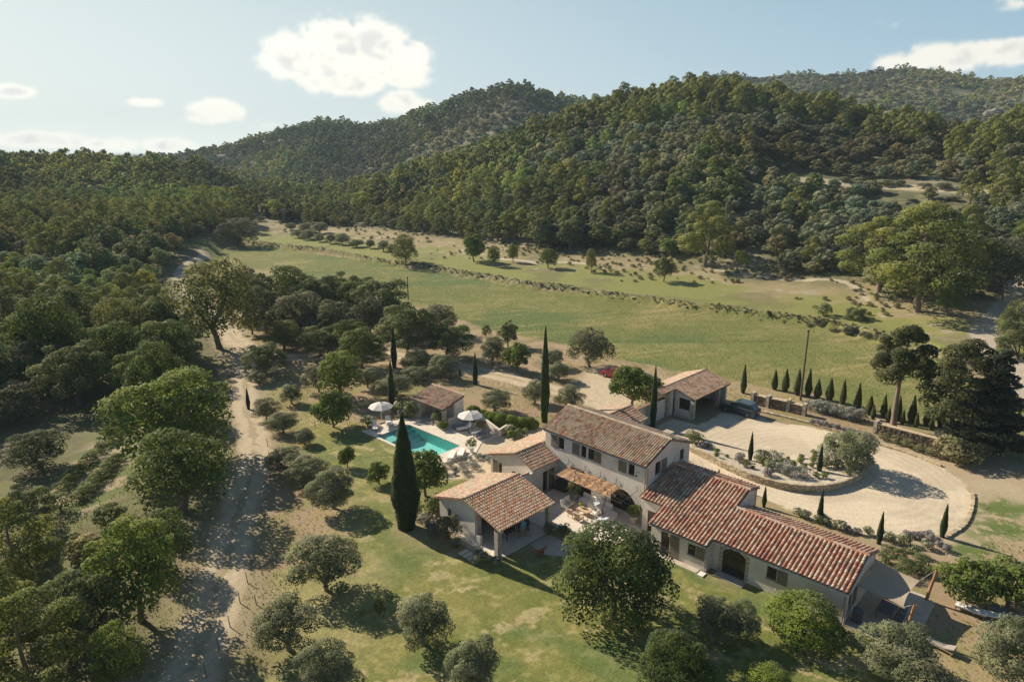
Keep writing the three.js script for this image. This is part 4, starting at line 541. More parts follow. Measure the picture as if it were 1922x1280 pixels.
// window (or glazed door) in a wall: frame set back in the opening, panes, glazing bars, a sill
function windowIn(wall, a, b, c, d, { nx = 2, ny = 3, arch = 0, mat = DARKWOOD, sill = true, name = 'window', back = .16, curtain } = {}) {
  const w = .055, L = [[a, b, -.04, c, b + w, .03], [a, b + w, -.04, a + w, d, .03], [c - w, b + w, -.04, c, d, .03]]; if (!arch) L.push([a + w, d - w, -.04, c - w, d, .03]);
  for (let i = 1; i < nx; i++) { const x = lerp(a, c, i / nx), top = d - w + (arch ? arch * Math.sin(Math.PI * (1 - i / nx)) ** .8 : 0); L.push([x - .02, b + w, -.03, x + .02, top, .02]); } for (let j = 1; j < ny; j++) { const y = lerp(b, d, j / ny); L.push([a + w, y - .016, -.026, c - w, y + .016, .016]); } if (arch) L.push([a + w, d - .02, -.028, c - w, d + .02, .018]);
  const win = part(wall, name, bars(L), mat); win.position.z = -back;
  if (arch) { const pts = []; for (let k = 0; k <= 12; k++) { const q = k / 12; pts.push(new V3(lerp(a, c, q), d + arch * Math.sin(Math.PI * q) ** .8 - .03, 0)); } const t = new THREE.TubeGeometry(new THREE.CatmullRomCurve3(pts), 14, .03, 4); part(win, 'arch_frame', t, mat); }
  const s = new THREE.Shape(); s.moveTo(a + .01, b + .01); s.lineTo(c - .01, b + .01); s.lineTo(c - .01, d); if (arch) for (let k = 1; k < 10; k++) s.lineTo(lerp(c, a, k / 10), d + arch * Math.sin(Math.PI * k / 10) ** .8 - .02); s.lineTo(a + .01, d); part(win, 'pane', new THREE.ShapeGeometry(s), GLASS);
  if (sill) { const g = bars([[a - .06, b - .06, -.14, c + .06, b - .003, back + .05]]); part(win, 'sill', g, STONE); }
  return win;
}
function shutterOn(wall, a, b, c, d, out = .05) { // planked shutter folded back on the wall
  const n = Math.max(3, Math.round((c - a) / .16)), L = []; for (let i = 0; i < n; i++) L.push([lerp(a, c, i / n) + .006, b, out - .02, lerp(a, c, (i + 1) / n) - .006, d, out + .012]); L.push([a + .03, b + .15, out + .014, c - .03, b + .24, out + .034], [a + .03, d - .24, out + .014, c - .03, d - .15, out + .034]); return part(wall, 'shutter', bars(L), SHUTTER);
}
function tube(pts, r, seg = 12, rad = 6) { return new THREE.TubeGeometry(new THREE.CatmullRomCurve3(pts.map((p) => new V3(...p))), seg, r, rad); }
const straight = (a, b, r, rad = 6) => { const A = new V3(...a), Bv = new V3(...b), g = new THREE.CylinderGeometry(r, r, A.distanceTo(Bv), rad); g.applyQuaternion(new THREE.Quaternion().setFromUnitVectors(new V3(0, 1, 0), Bv.clone().sub(A).normalize())); const m = A.add(Bv).multiplyScalar(.5); g.translate(m.x, m.y, m.z); return g; };
function gutter(parent, a, b, mat = ZINC) { const A = new V3(...a), L = new V3(...b).sub(A), g = new THREE.CylinderGeometry(.075, .075, L.length(), 8, 1, true, 0, Math.PI); g.rotateZ(Math.PI / 2); g.rotateX(-Math.PI / 2); const m = new V3(...a).add(new V3(...b)).multiplyScalar(.5); g.rotateY(-Math.atan2(L.z, L.x)); g.translate(m.x, m.y, m.z); return part(parent, 'gutter', g, mat); }

const MAINF = [11.83, -54.60, 45.5], WINGF = [23.38, -41.12, 43], GARF = [19.49, -80.93, 45], POOLF = [-8.49, -79.51, 43];
const frameAt = ([ox, oz, phi], x, z) => { const c = Math.cos(phi * D2R), s = Math.sin(phi * D2R); return [ox + x * c - z * s, oz + x * s + z * c]; };
{ // main house
  const h = new House('farmhouse', 'two-storey main house with pale plaster walls, taupe shutters and tiled roof', 'house', ...MAINF), Lx = -12.1, D = 6.95, E = 5.75, RZ = -3.48, RH = 7.08;
  const fw = h.wall(Lx, 0, 0, 0, E, [[1.70, 4.12, 2.46, 5.34], [4.60, 4.2, 5.26, 5.42], [5.46, 4.25, 6.16, 5.44], [10.1, 4.3, 10.78, 5.48], [3.55, 0, 6.0, 2.25], [8.3, .45, 10.98, 1.75, .80]]);
  windowIn(fw, 1.70, 4.12, 2.46, 5.34); windowIn(fw, 4.60, 4.2, 5.26, 5.42); windowIn(fw, 5.46, 4.25, 6.16, 5.44); windowIn(fw, 10.1, 4.3, 10.78, 5.48);
  shutterOn(fw, .8, 4.08, 1.64, 5.36); shutterOn(fw, 3.56, 4.16, 4.46, 5.44); shutterOn(fw, 6.2, 4.2, 7.06, 5.46); shutterOn(fw, 9.06, 4.26, 9.94, 5.5);
  windowIn(fw, 3.55, 0, 6.0, 2.25, { nx: 4, ny: 3, sill: false, name: 'glazed_door' }); windowIn(fw, 8.3, .45, 10.98, 1.75, { nx: 5, ny: 3, arch: .8, mat: IRON, name: 'arched_window', back: .1 });
  const gp = [[0, E + .12], [-RZ - .32, RH - .02], [D - .64, E + .12]];
  const rw = h.wall(0, -.32, 0, -D + .32, gp, [[.98, 4.35, 1.90, 5.58], [4.98, 4.5, 5.68, 5.56]]); windowIn(rw, .98, 4.35, 1.9, 5.58); shutterOn(rw, 1.95, 4.3, 2.75, 5.6); windowIn(rw, 4.98, 4.5, 5.68, 5.56);
  h.wall(0, -D, Lx, -D, E); h.wall(Lx, -D + .32, Lx, -.32, gp);
  h.box('floor_slab', Lx + .33, 3.0, -D + .33, -.33, 3.2, -.33, DARKWOOD);
  const R = h.roof(), ov = .32, rise = RH - E, k = rise / -RZ;
  slope(R, [Lx - .12, E - ov * k, ov], [.12, E - ov * k, ov], [0, rise + ov * k, RZ - ov], { mix: 'main', singles: 300, pitch: .25, seed: 3, ridge: true });
  slope(R, [.12, E - ov * k, -D - ov], [Lx - .12, E - ov * k, -D - ov], [0, rise + ov * k, D + RZ + ov], { mix: 'main', seed: 4 });
  gutter(h.g, [Lx - .1, E - ov * k + .02, ov + .08], [.1, E - ov * k + .02, ov + .08]);
  const ch = part(R, 'chimney', bars([[-.85, 6.5, -4.15, -.15, 7.62, -3.6]]), PLASTER); part(ch, 'cap', bars([[-.92, 7.62, -4.22, -.08, 7.70, -3.53]]), STONE);
  part(h.g, 'downpipe', mergeGeometries([straight([-.12, .1, .1], [-.12, E - .25, .1], .055, 8)]), SPOUT); part(h.g, 'downpipe', straight([.1, .1, -.1], [.1, E - .35, -.1], .05, 8), SPOUT);
  const lamp = thing('wall_lamp', 'small black lantern on a bracket under the main house eave', 'lamp', ...(([x, z]) => [x, 4.75, z])(frameAt(MAINF, -.75, .05)), -MAINF[2] * D2R); part(lamp, 'bracket', tube([[0, 0, 0], [0, .25, .2], [0, .25, .45], [0, .12, .5]], .018, 10, 5), IRON); part(lamp, 'lantern', new THREE.ConeGeometry(.14, .2, 8).translate(0, .05, .5), IRON);
}
{ // low block left of the courtyard
  const h = new House('low_house_wing', 'low plaster block with short tiled gable at the left end of main house', 'house', ...MAINF);
  const prof = [[0, 2.5], [3.9, 3.84], [5.9, 2.98]];
  const f = h.wall(-16.4, 3.5, -10.5, 3.5, prof, [[1.1, 0, 1.65, 2.1], [3.05, 1.3, 3.6, 1.85]]); windowIn(f, 1.1, 0, 1.65, 2.1, { nx: 1, ny: 3, sill: false, name: 'glazed_door' }); shutterOn(f, .36, .02, 1.02, 2.15); windowIn(f, 3.05, 1.3, 3.6, 1.85, { nx: 1, ny: 1 });
  const r = h.wall(-10.5, 3.18, -10.5, .02, 2.98, [[1.15, 0, 1.85, 2.15]]); windowIn(r, 1.15, 0, 1.85, 2.15, { nx: 1, ny: 3, sill: false, name: 'glazed_door' }); shutterOn(r, 1.95, .02, 2.75, 2.18);
  h.wall(-12.12, -4.6, -16.4, -4.6, [[0, 3.7], [4.28, 2.5]]); h.wall(-16.4, -4.28, -16.4, 3.18, 2.5, [[2, 1, 3, 2]]);
  const R = h.roof(); slope(R, [-16.75, 2.42, -4.75], [-16.75, 2.42, 3.7], [4.25, 1.46, 0], { mix: 'pale', seed: 11 }); slope(R, [-10.25, 2.90, 3.7], [-10.25, 2.90, .02], [-2.25, .98, 0], { mix: 'terrace', seed: 12, singles: 90, ridge: true });
  const lw = h.wall(-10.5, 6.6, -10.5, 3.52, [[0, 2.9], [3.08, 2.55]], [[1.2, .9, 2.1, 1.9]]); for (let i = 0; i < 8; i++) { const o = part(lw, 'coping_tile', RIDGE, TILE_MAT[i % 3 ? 'salmon' : 'pink']); o.rotation.y = Math.PI / 2; o.rotation.order = 'YXZ'; o.position.set(.02 + i * .385, 2.88 - i * .0437, -.16); }
}
{ // rear annex
  const h = new House('rear_annex', 'small tiled annex roof peeping out behind the main house ridge', 'house', ...MAINF), prof = [[0, 2.9], [2.1, 3.68], [5.5, 2.75]];
  h.wall(-10.7, -15.1, -16.2, -15.1, prof); h.wall(-16.2, -14.78, -16.2, -7.3, 2.75); h.wall(-10.7, -7.3, -10.7, -14.78, 2.9); h.wall(-16.2, -7.0, -10.7, -7.0, [[0, 2.75], [3.4, 3.68], [5.5, 2.9]]);
  const R = h.roof(); slope(R, [-10.4, 2.82, -7.0], [-10.4, 2.82, -15.35], [-2.3, .9, 0], { mix: 'terrace', seed: 15, ridge: true }); slope(R, [-16.5, 2.68, -15.35], [-16.5, 2.68, -7.0], [3.8, 1.04, 0], { mix: 'pale', seed: 16 });
  const w2 = new House('garden_wall', 'plain plaster garden wall with dark coping between annex and garage', 'wall', ...MAINF); w2.wall(-13.3, -15.8, -13.3, -23.4, 2.55, [], .3); w2.wall(-13.0, -15.8, -13.3, -15.8, 2.55, [], .2); w2.box('coping', -13.68, 2.552, -23.4, -13.22, 2.64, -15.8, DECK);
}
{ // covered terrace
  const h = new House('covered_terrace', 'open-sided loggia with salmon tiled gable roof on a stone post', 'loggia', ...MAINF), prof = [[0, 2.5], [3.75, 3.70], [4.75, 3.46]];
  const f = h.wall(-13.1, 12.8, -8.35, 12.8, prof, [[1.1, 1.15, 1.62, 1.95]]); windowIn(f, 1.1, 1.15, 1.62, 1.95, { nx: 1, ny: 2 });
  h.wall(-13.1, 7.02, -13.1, 12.48, 2.5); h.wall(-8.6, 6.7, -13.1, 6.7, [[0, 3.5], [.75, 3.7], [4.5, 2.5]]); h.wall(-9.0, 12.46, -9.0, 7.04, 3.5, [[1, 0, 3.6, 2.3]], .25);
  h.box('low_wall', -8.33, 0, 12.5, -7.75, .85, 12.78, PLASTER);
  h.box('post', -5.74, 0, 12.56, -5.3, 2.5, 13.0, STONE); h.box('post', -5.72, 0, 6.5, -5.32, 2.42, 6.9, STONE);
  h.box('beam', -5.66, 2.43, 6.95, -5.36, 2.62, 12.5, WOODBEAM);
  const vb = part(h.g, 'verge_beam', bars([[0, 0, -.1, 3.4, .30, .1]]), PLASTER); vb.position.set(-8.34, 3.18, 12.72); vb.rotation.z = -.245;
  for (let i = 0; i < 6; i++) { const o = part(h.g, 'rafter', bars([[0, 0, -.06, 3.7, .12, .06]]), WOODBEAM); o.position.set(-8.9, 3.36, 7.5 + i * .95); o.rotation.z = -.255; }
  h.box('floor', -12.78, -.1, 7.04, -5.1, .05, 13.25, PAVING);
  const R = h.roof(); slope(R, [-4.95, 2.60, 13.15], [-4.95, 2.60, 6.45], [-4.40, 1.15, 0], { mix: 'terrace', singles: 260, seed: 21, ridge: true }); slope(R, [-13.35, 2.46, 6.45], [-13.35, 2.46, 13.15], [4.0, 1.29, 0], { mix: 'pale', seed: 22 });
}
{ // long wing
  const h = new House('long_wing', 'long low wing with two stepped red tiled roofs and pale plaster walls', 'house', ...WINGF), P1 = (z) => 2.795 - .3 * z - .10;
  const f = h.wall(-10.1, 0, 0, 0, P1(0), [[.85, .0, 2.75, 1.95, .45], [4.4, 1.15, 5.15, 2.2]]); windowIn(f, .85, 0, 2.75, 1.95, { nx: 3, ny: 4, arch: .45, mat: IRON, sill: false, name: 'arched_door', back: .12 }); windowIn(f, 4.4, 1.15, 5.15, 2.2); shutterOn(f, 5.2, 1.1, 5.96, 2.22);
  const stoneArch = []; for (let k = 0; k <= 9; k++) { const q = k / 9; stoneArch.push([lerp(.72, 2.88, q), 1.95 + .56 * Math.sin(Math.PI * q) ** .8]); }
  for (const [x, y] of [...[.15, .5, .85, 1.2, 1.55].flatMap((y) => [[.70, y], [2.90, y]]), ...stoneArch]) { const o = part(f, 'quoin', bars([[-.13, -.14, -.05, .13, .14, .015]]), STONE); o.position.set(x, y + .14, 0); }
  h.box('door_step', -9.5, -.1, .02, -7.1, .09, .9, CONCRETE);
  const zr = -3.6, rh = P1(zr), rear = [[0, P1(-.32)], [3.28, rh], [6.08, 2.86]];
  const gw = h.wall(0, -.32, 0, -6.4, rear, [[.2, .9, 1.1, 2.1], [5.0, .9, 5.8, 2.0]]); windowIn(gw, .2, .9, 1.1, 2.1); shutterOn(gw, 1.15, .88, 1.85, 2.12); windowIn(gw, 5.0, .9, 5.8, 2.0);
  h.wall(0, -6.4, -10.1, -6.4, 2.76);
  // higher part towards the main house
  const f2 = h.wall(-15.2, .9, -10.1, .9, P1(.9), [[.95, 0, 1.75, 2.05], [3.4, .95, 4.1, 1.95]]); windowIn(f2, .95, 0, 1.75, 2.05, { nx: 2, ny: 3, sill: false, name: 'glazed_door' }); shutterOn(f2, 1.82, .02, 2.65, 2.08); windowIn(f2, 3.4, .95, 4.1, 1.95); shutterOn(f2, 4.16, .92, 4.95, 1.98);
  h.wall(-10.1, .58, -10.1, -7.8, [[0, P1(.58)], [6.6, P1(-6)], [8.38, 4.0]]); h.wall(-15.2, -1.2, -15.2, .58, [[0, P1(-1.2)], [1.78, P1(.58)]]); h.wall(-17.4, -1.2, -15.53, -1.2, P1(-1.2), [[.5, 0, 1.5, 2.1]]); windowIn(h.g.children[h.g.children.length - 1], .5, 0, 1.5, 2.1, { sill: false, name: 'glazed_door' }); h.wall(-10.1, -7.8, -17.2, -7.8, 4.0);
  const R = h.roof(), y = (z) => 2.795 - .3 * z - .09;
  slope(R, [-9.98, y(.28), .28], [.14, y(.28), .28], [0, .3 * 3.88, -3.88], { mix: 'wing', pitch: .315, singles: 300, seed: 31, ridge: true });
  slope(R, [.14, 2.72, -6.65], [-9.98, 2.72, -6.65], [0, y(-3.6) - 2.72, 3.05], { mix: 'wing', pitch: .315, seed: 32 });
  slope(R, [-15.3, y(1.16), 1.16], [-9.99, y(1.16), 1.16], [0, .3 * 2.2, -2.2], { mix: 'wing', pitch: .315, seed: 33 });
  slope(R, [-17.55, y(-1.04) , -1.04], [-9.99, y(-1.04), -1.04], [0, .3 * 4.96, -4.96], { mix: 'wing', pitch: .315, seed: 34, ridge: true });
  slope(R, [-9.99, 3.95, -8.05], [-17.55, 3.95, -8.05], [0, y(-6) - 3.95, 2.05], { mix: 'wing', pitch: .315, seed: 35 });
  gutter(h.g, [-9.95, y(.28) + .02, .36], [.12, y(.28) + .02, .36]); gutter(h.g, [-15.28, y(1.16) + .02, 1.24], [-10.02, y(1.16) + .02, 1.24]);
  part(h.g, 'downpipe', straight([-.1, .05, .1], [-.1, 2.6, .1], .045, 8), ZINC); part(h.g, 'downpipe', straight([-10.2, .05, 1.02], [-10.2, 2.35, 1.02], .045, 8), ZINC); h.box('splash_block', -10.45, -.05, 1.1, -9.95, .1, 1.7, LIMEWASH);
  h.box('plinth_path', -15.2, -.1, .92, -10.6, .05, 1.55, CONCRETE);
}
{ // garage
  const h = new House('garage', 'open carport with pink-tiled gable roof, plaster walls and stone pillars', 'garage', ...GARF);
  h.box('pillar', -.18, 0, -.35, .38, 3.2, .22, STONE); h.box('pillar', 2.75, 0, -1.65, 3.2, 2.5, -1.15, STONE); h.box('pillar', 2.6, 0, -8.1, 3.05, 2.45, -7.65, STONE);
  h.wall(.4, -1.25, 2.74, -1.25, [[0, 3.42], [2.34, 2.68]], [[.55, .95, 2.2, 2.45]], .3); h.wall(-3.0, .2, -.2, .2, [[0, 2.72], [2.6, 3.55], [2.8, 3.5]], [], .3); h.wall(3.0, -9.9, -3.0, -9.9, [[0, 2.62], [3.3, 3.6], [6, 2.72]]); h.wall(-3.0, -9.58, -3.0, -.1, 2.72); h.wall(.38, -.36, .38, -.94, 3.35, [], .3);
  h.box('beam', 2.72, 2.47, -9.55, 2.98, 2.63, -1.66, WOODBEAM); h.box('planting_kerb', .5, -.05, -.95, 3.1, .12, -.8, STONE);
  const R = h.roof(); slope(R, [3.3, 2.60, -1.05], [3.3, 2.60, -10.15], [-3.6, 1.08, 0], { mix: 'garage', seed: 41, singles: 220, ridge: true }); slope(R, [.55, 3.43, 2.1], [.55, 3.43, -1.05], [-.85, .25, 0], { mix: 'garage', seed: 42, ridge: true }); slope(R, [-3.3, 2.64, -10.15], [-3.3, 2.64, 2.1], [3.0, 1.04, 0], { mix: 'pale', seed: 43 });
  gutter(h.g, [3.38, 2.64, -1.05], [3.38, 2.64, -10.15], DECK);
}
{ // pool house
  const h = new House('pool_house', 'small open pool house with a single tiled roof slope and stone column', 'pool house', ...POOLF);
  const sl = (z) => 3.2 - (z + 1.6) * .27 - .05;
  h.wall(1.9, -1.6, -3.65, -1.6, 3.1); h.wall(1.9, -.1, 1.9, -1.28, [[0, sl(-.1)], [1.18, sl(-1.28)]]); h.wall(1.9, 1.0, 1.9, -.12, .95, [], .32); h.wall(-3.65, -1.28, -3.65, 1.7, [[0, sl(-1.28)], [2.98, sl(1.7)]]); h.wall(-3.3, 1.72, -2.7, 1.72, 2.1, [], .3);
  h.box('column', 1.5, 0, 1.25, 1.92, 2.05, 1.67, STONE); h.box('column_head', 1.42, 2.05, 1.18, 2.0, 2.22, 1.74, STONE); h.box('beam', -3.3, 2.12, 1.3, 1.42, 2.30, 1.55, WOODBEAM);
  const vb = part(h.g, 'beam', bars([[-.1, 0, 0, .1, .2, 2.95]]), WOODBEAM); vb.position.set(1.75, 2.98, -1.3); vb.rotation.x = .264;
  const low = h.wall(-5.3, 2.9, -3.66, 1.72, [[0, .9], [.5, 1.0], [1.0, 1.35], [1.6, 2.05], [2.02, 2.2]], [], .3);
  const R = h.roof(); slope(R, [-3.95, 2.30, 1.95], [2.15, 2.30, 1.95], [0, .95, -3.55], { mix: 'pool', seed: 51, singles: 200, ridge: true });
  h.box('counter', -3.2, 0, -1.2, -1.2, .95, -.6, CONCRETE);
}

// ---------------------------------------------------------------- terraces, pool and everything small
const W2 = (F, x, z, y = 0) => { const [a, b] = frameAt(F, x, z); return [a, y, b]; };
function slab(name, F, pts, y0, y1, mat, kind = 'structure', holes = []) { const s = new THREE.Shape(pts.map(([x, z]) => new THREE.Vector2(x, -z))); for (const hp of holes) s.holes.push(new THREE.Path(hp.map(([x, z]) => new THREE.Vector2(x, -z)))); const g = new THREE.ExtrudeGeometry(s, { depth: y1 - y0, bevelEnabled: false }); g.rotateX(-Math.PI / 2); const m = new THREE.Mesh(g, mat); m.position.set(F[0], y0, F[1]); m.rotation.y = -F[2] * D2R; m.name = numbered(name); m.userData.kind = kind; scene.add(m); return m; }
slab('courtyard_terrace', MAINF, [[-10.15, .02], [.3, .02], [.3, 4.6], [-2.6, 5.7], [-5.0, 5.7], [-5.0, 6.95], [-10.15, 6.95]], -.1, .07, PAVING);
slab('terrace_step', MAINF, [[-4.9, 7.3], [-2.0, 7.0], [-1.2, 8.6], [-3.0, 9.8], [-4.9, 9.6]], -.1, .02, CONCRETE);
slab('stone_border', MAINF, [[-9.3, 13.27], [-4.7, 13.27], [-4.7, 13.75], [-9.3, 13.75]], -.1, .03, STONE);
for (let i = 0; i < 4; i++) { const m = slab('stepping_stone', MAINF, [[-8.2 + i * .55, 13.9], [-7.78 + i * .55, 13.9], [-7.78 + i * .55, 14.85], [-8.2 + i * .55, 14.85]], -.05, .035, PAVING, 'thing'); Object.assign(m.userData, { label: ['pale stepping stone nearest the plaster wall of the covered terrace', 'second pale stepping stone from the covered terrace wall', 'third pale stepping stone from the covered terrace wall', 'pale stepping stone nearest the stone post of covered terrace'][i], category: 'paving slab', group: 'stepping stones by the covered terrace' }); }
// pool with deck
const PX0 = -1.9, PX1 = 7.3, PZ0 = 3.95, PZ1 = 8.8;
slab('pool_deck', POOLF, [[-4.4, 9.15], [-4.4, 3.4], [-3.66, 2.06], [-3.3, -1.2], [1.5, -1.2], [1.6, -.9], [3.3, -2.1], [8.5, -1.1], [8.4, 1.65], [9.95, 4.1], [9.95, 7.6], [7.9, 9.15]], -.12, .06, PAVING, 'structure', [[[PX0, PZ0], [PX1, PZ0], [PX1, PZ1], [PX0, PZ1]]]);
{
  const [ox, oy, oz] = W2(POOLF, 0, 0), pool = new THREE.Group(); pool.position.set(ox, 0, oz); pool.rotation.y = -POOLF[2] * D2R; tag(pool, 'swimming_pool', 'turquoise rectangular swimming pool with shallow steps at its left end', 'pool');
  const LIN = new THREE.MeshStandardMaterial({ map: rep(noiseMap(256, 22, 33, [.26, .54, .49], [.50, .76, .69], 2.2), .45), roughness: .5 }), LIN2 = M(.30, .50, .44, .6), LIN3 = M(.20, .46, .43, .5);
  const b = (n, x0, y0, z0, x1, y1, z1, m) => { const g = new THREE.BoxGeometry(x1 - x0, y1 - y0, z1 - z0); g.translate((x0 + x1) / 2, (y0 + y1) / 2, (z0 + z1) / 2); const uv = g.attributes.uv, p = g.attributes.position; for (let i = 0; i < uv.count; i++) uv.setXY(i, p.getX(i) + p.getY(i), p.getZ(i) + p.getY(i)); return part(pool, n, g, m); };
  b('pool_floor', PX0, -1.5, PZ0, PX1, -1.3, PZ1, LIN); b('pool_wall', PX0 - .2, -1.5, PZ0 - .2, PX1 + .2, .0, PZ0, LIN3); b('pool_wall', PX0 - .2, -1.5, PZ1, PX1 + .2, .0, PZ1 + .2, LIN3); b('pool_wall', PX0 - .2, -1.5, PZ0, PX0, .0, PZ1, LIN3); b('pool_wall', PX1, -1.5, PZ0, PX1 + .2, .0, PZ1, LIN3);
  b('shallow_shelf', PX0, -1.3, PZ0 + 1.6, PX0 + 2.0, -.28, PZ1, LIN2); [0, 1, 2].forEach((i) => b('pool_step', PX0 + i * .75, -1.3, PZ0, PX0 + .75 + i * .75, -.3 - i * .32, PZ0 + 1.6, LIN2));
  const wb = rep(bumpFine, 1); const wg = new THREE.PlaneGeometry(PX1 - PX0, PZ1 - PZ0, 1, 1); wg.rotateX(-Math.PI / 2); wg.translate((PX0 + PX1) / 2, -.06, (PZ0 + PZ1) / 2); const uv = wg.attributes.uv; for (let i = 0; i < uv.count; i++) uv.setXY(i, uv.getX(i) * 1.6, uv.getY(i) * .85);
  part(pool, 'water', wg, new THREE.MeshPhysicalMaterial({ color: rgb(.68, .95, .94), roughness: .03, transmission: 1, thickness: 0, ior: 1.33, bumpMap: wb, bumpScale: .02 }));
}
{ // wall behind the loungers
  const h = new House('planter_wall', 'white plastered wedge-shaped planter wall behind the pool loungers', 'wall', ...POOLF); h.wall(3.3, -2.2, 8.6, -1.0, [[0, 1.55], [1.6, 1.2], [5.43, .85]], [], .25); h.wall(8.6, -1.25, 8.25, -2.9, .85, [], .25);
}
// parasols
const CANVAS = new THREE.MeshPhysicalMaterial({ color: rgb(.70, .65, .60), roughness: .9, transmission: .18, thickness: 0, side: THREE.DoubleSide }), WHITEC = M(.78, .75, .70, .85), TEAK = M(.33, .22, .14, .8), GREYC = M(.20, .21, .24, .9);
function parasol(F, x, z, label) {
  const g = thing('parasol', label, 'parasol', ...W2(F, x, z, .06), .3, 'parasols by the pool'), n = 8, R = 1.55, pos = [], idx = []; pos.push(0, 2.75, 0); for (let k = 0; k < n * 2; k++) { const a = k * Math.PI / n, rr = k % 2 ? R * .955 : R; pos.push(Math.cos(a) * rr * .5, 2.5 - (k % 2 ? .02 : 0), Math.sin(a) * rr * .5); } for (let k = 0; k < n * 2; k++) { const a = k * Math.PI / n, rr = k % 2 ? R * .93 : R; pos.push(Math.cos(a) * rr, 2.12 - (k % 2 ? .035 : 0), Math.sin(a) * rr); } for (let k = 0; k < n * 2; k++) { const m = (k + 1) % (n * 2); idx.push(0, 1 + m, 1 + k, 1 + k, 1 + m, 1 + n * 2 + k, 1 + m, 1 + n * 2 + m, 1 + n * 2 + k); }
  const cg = new THREE.BufferGeometry(); cg.setAttribute('position', new THREE.Float32BufferAttribute(pos, 3)); cg.setIndex(idx); const ni = cg.toNonIndexed(); ni.computeVertexNormals(); part(g, 'canopy', ni, CANVAS);
  part(g, 'pole', new THREE.CylinderGeometry(.035, .035, 2.7, 8).translate(0, 1.35, 0), WHITEC); part(g, 'finial', new THREE.CylinderGeometry(.06, .09, .1, 8).translate(0, 2.79, 0), IRON); part(g, 'base', new THREE.CylinderGeometry(.3, .33, .1, 12).translate(0, .05, 0), M(.3, .28, .26)); for (let k = 0; k < n; k++) { const a = k * Math.PI * 2 / n; part(g, 'rib', straight([0, 2.70, 0], [Math.cos(a) * R * .97, 2.11, Math.sin(a) * R * .97], .012, 4), TEAK); }
}
parasol(POOLF, 5.3, .5, 'open off-white parasol right of the pool house'); parasol(POOLF, -4.9, 5.9, 'open off-white parasol at the left end of the pool deck');
function lounger(F, x, z, turn, label, { mat = WHITEC, back = .55, group = 'sun loungers round the pool', y = .06 } = {}) {
  const g = thing('sun_lounger', label, 'sun lounger', ...W2(F, x, z, y), -F[2] * D2R + turn, group);
  part(g, 'frame', bars([[-.95, .22, -.32, .95, .27, -.27], [-.95, .22, .27, .95, .27, .32], [-.95, .22, -.27, -.9, .27, .27], [.9, .22, -.27, .95, .27, .27]]), TEAK); for (const [a, b] of [[-.85, -.29], [-.85, .29], [.85, -.29], [.85, .29]]) part(g, 'leg', bars([[a - .03, 0, b - .03, a + .03, .22, b + .03]]), TEAK);
  const c = new THREE.BoxGeometry(1.25, .09, .6, 6, 1, 3); c.translate(-.32, .32, 0); part(g, 'cushion', c, mat); const b2 = part(g, 'backrest', new THREE.BoxGeometry(.72, .09, .6).translate(.36, 0, 0), mat); b2.position.set(.30, .31, 0); b2.rotation.z = back; return g;
}
lounger(POOLF, 4.3, .55, 1.2, 'white cushioned sun lounger under the parasol right of the pool house'); lounger(POOLF, 3.3, .3, 1.2, 'sun lounger in the pool house shadow beside the parasol', { mat: GREYC }); lounger(POOLF, 6.6, .25, 1.1, 'grey sun lounger beside the planter wall, nearer the parasol', { mat: GREYC, back: .75 }); lounger(POOLF, 7.5, .55, 1.1, 'grey sun lounger beside the planter wall, farther from the parasol', { mat: GREYC, back: .75 });
lounger(POOLF, -4.0, 7.6, 2.6, 'white sun lounger at the lawn end of the pool deck, by the left parasol', { back: .8 }); lounger(POOLF, -3.9, 5.6, 2.6, 'white sun lounger under the left parasol', { back: .8 }); lounger(POOLF, 8.9, 6.7, 2.2, 'flat white sun lounger at the lower right pool corner', { back: .1 }); lounger(POOLF, 9.2, 5.6, 2.2, 'flat white sun lounger at the right pool end, upper one', { back: .1 });
// pots with plants
function potted(F, x, z, s, label, kind = 'shrub', mat = M(.45, .38, .32)) { const g = thing('potted_plant', label, 'potted plant', ...W2(F, x, z, .06), 0); part(g, 'pot', new THREE.LatheGeometry([[0, 0], [.2, 0], [.3, .5], [.34, .52], [.34, .6], [.29, .6], [.27, .55], [0, .55]].map(([a, b]) => new THREE.Vector2(a * s, b * s)), 14), mat); const p = P[kind][0], c = part(g, 'foliage', p.crown, LEAF); c.scale.set(s * .85, s * 1.0, s * .85); c.position.y = .5 * s; return g; }
potted(POOLF, .95, 1.9, 1, 'grey pot with a spiky plant before the pool house column'); potted(POOLF, 9.5, 4.3, .9, 'white pot with a plant at the right corner of the pool', 'shrub', WHITEC); potted(MAINF, -.75, .6, 1.3, 'large bushy planter at the corner of the main house beside the arched window', 'boxball'); potted(MAINF, -7.3, 1.0, 1.1, 'potted palm in the shade at the back of the courtyard', 'shrub'); potted(POOLF, 5.95, -.6, .8, 'yellowish potted plant beside the parasol pole', 'scrub');
const putShrub = (kind, F, x, z, s, label, name = 'garden_shrub', cat = 'shrub', group, sy = 1) => { const [a, , b] = W2(F, x, z), p = P[kind][0]; return standTree(kind, a, 0, b, s, s * sy, name, label, cat, group); };
putShrub('boxball', POOLF, 2.35, 2.2, 1.15, 'round green shrub in front of the pool house column');
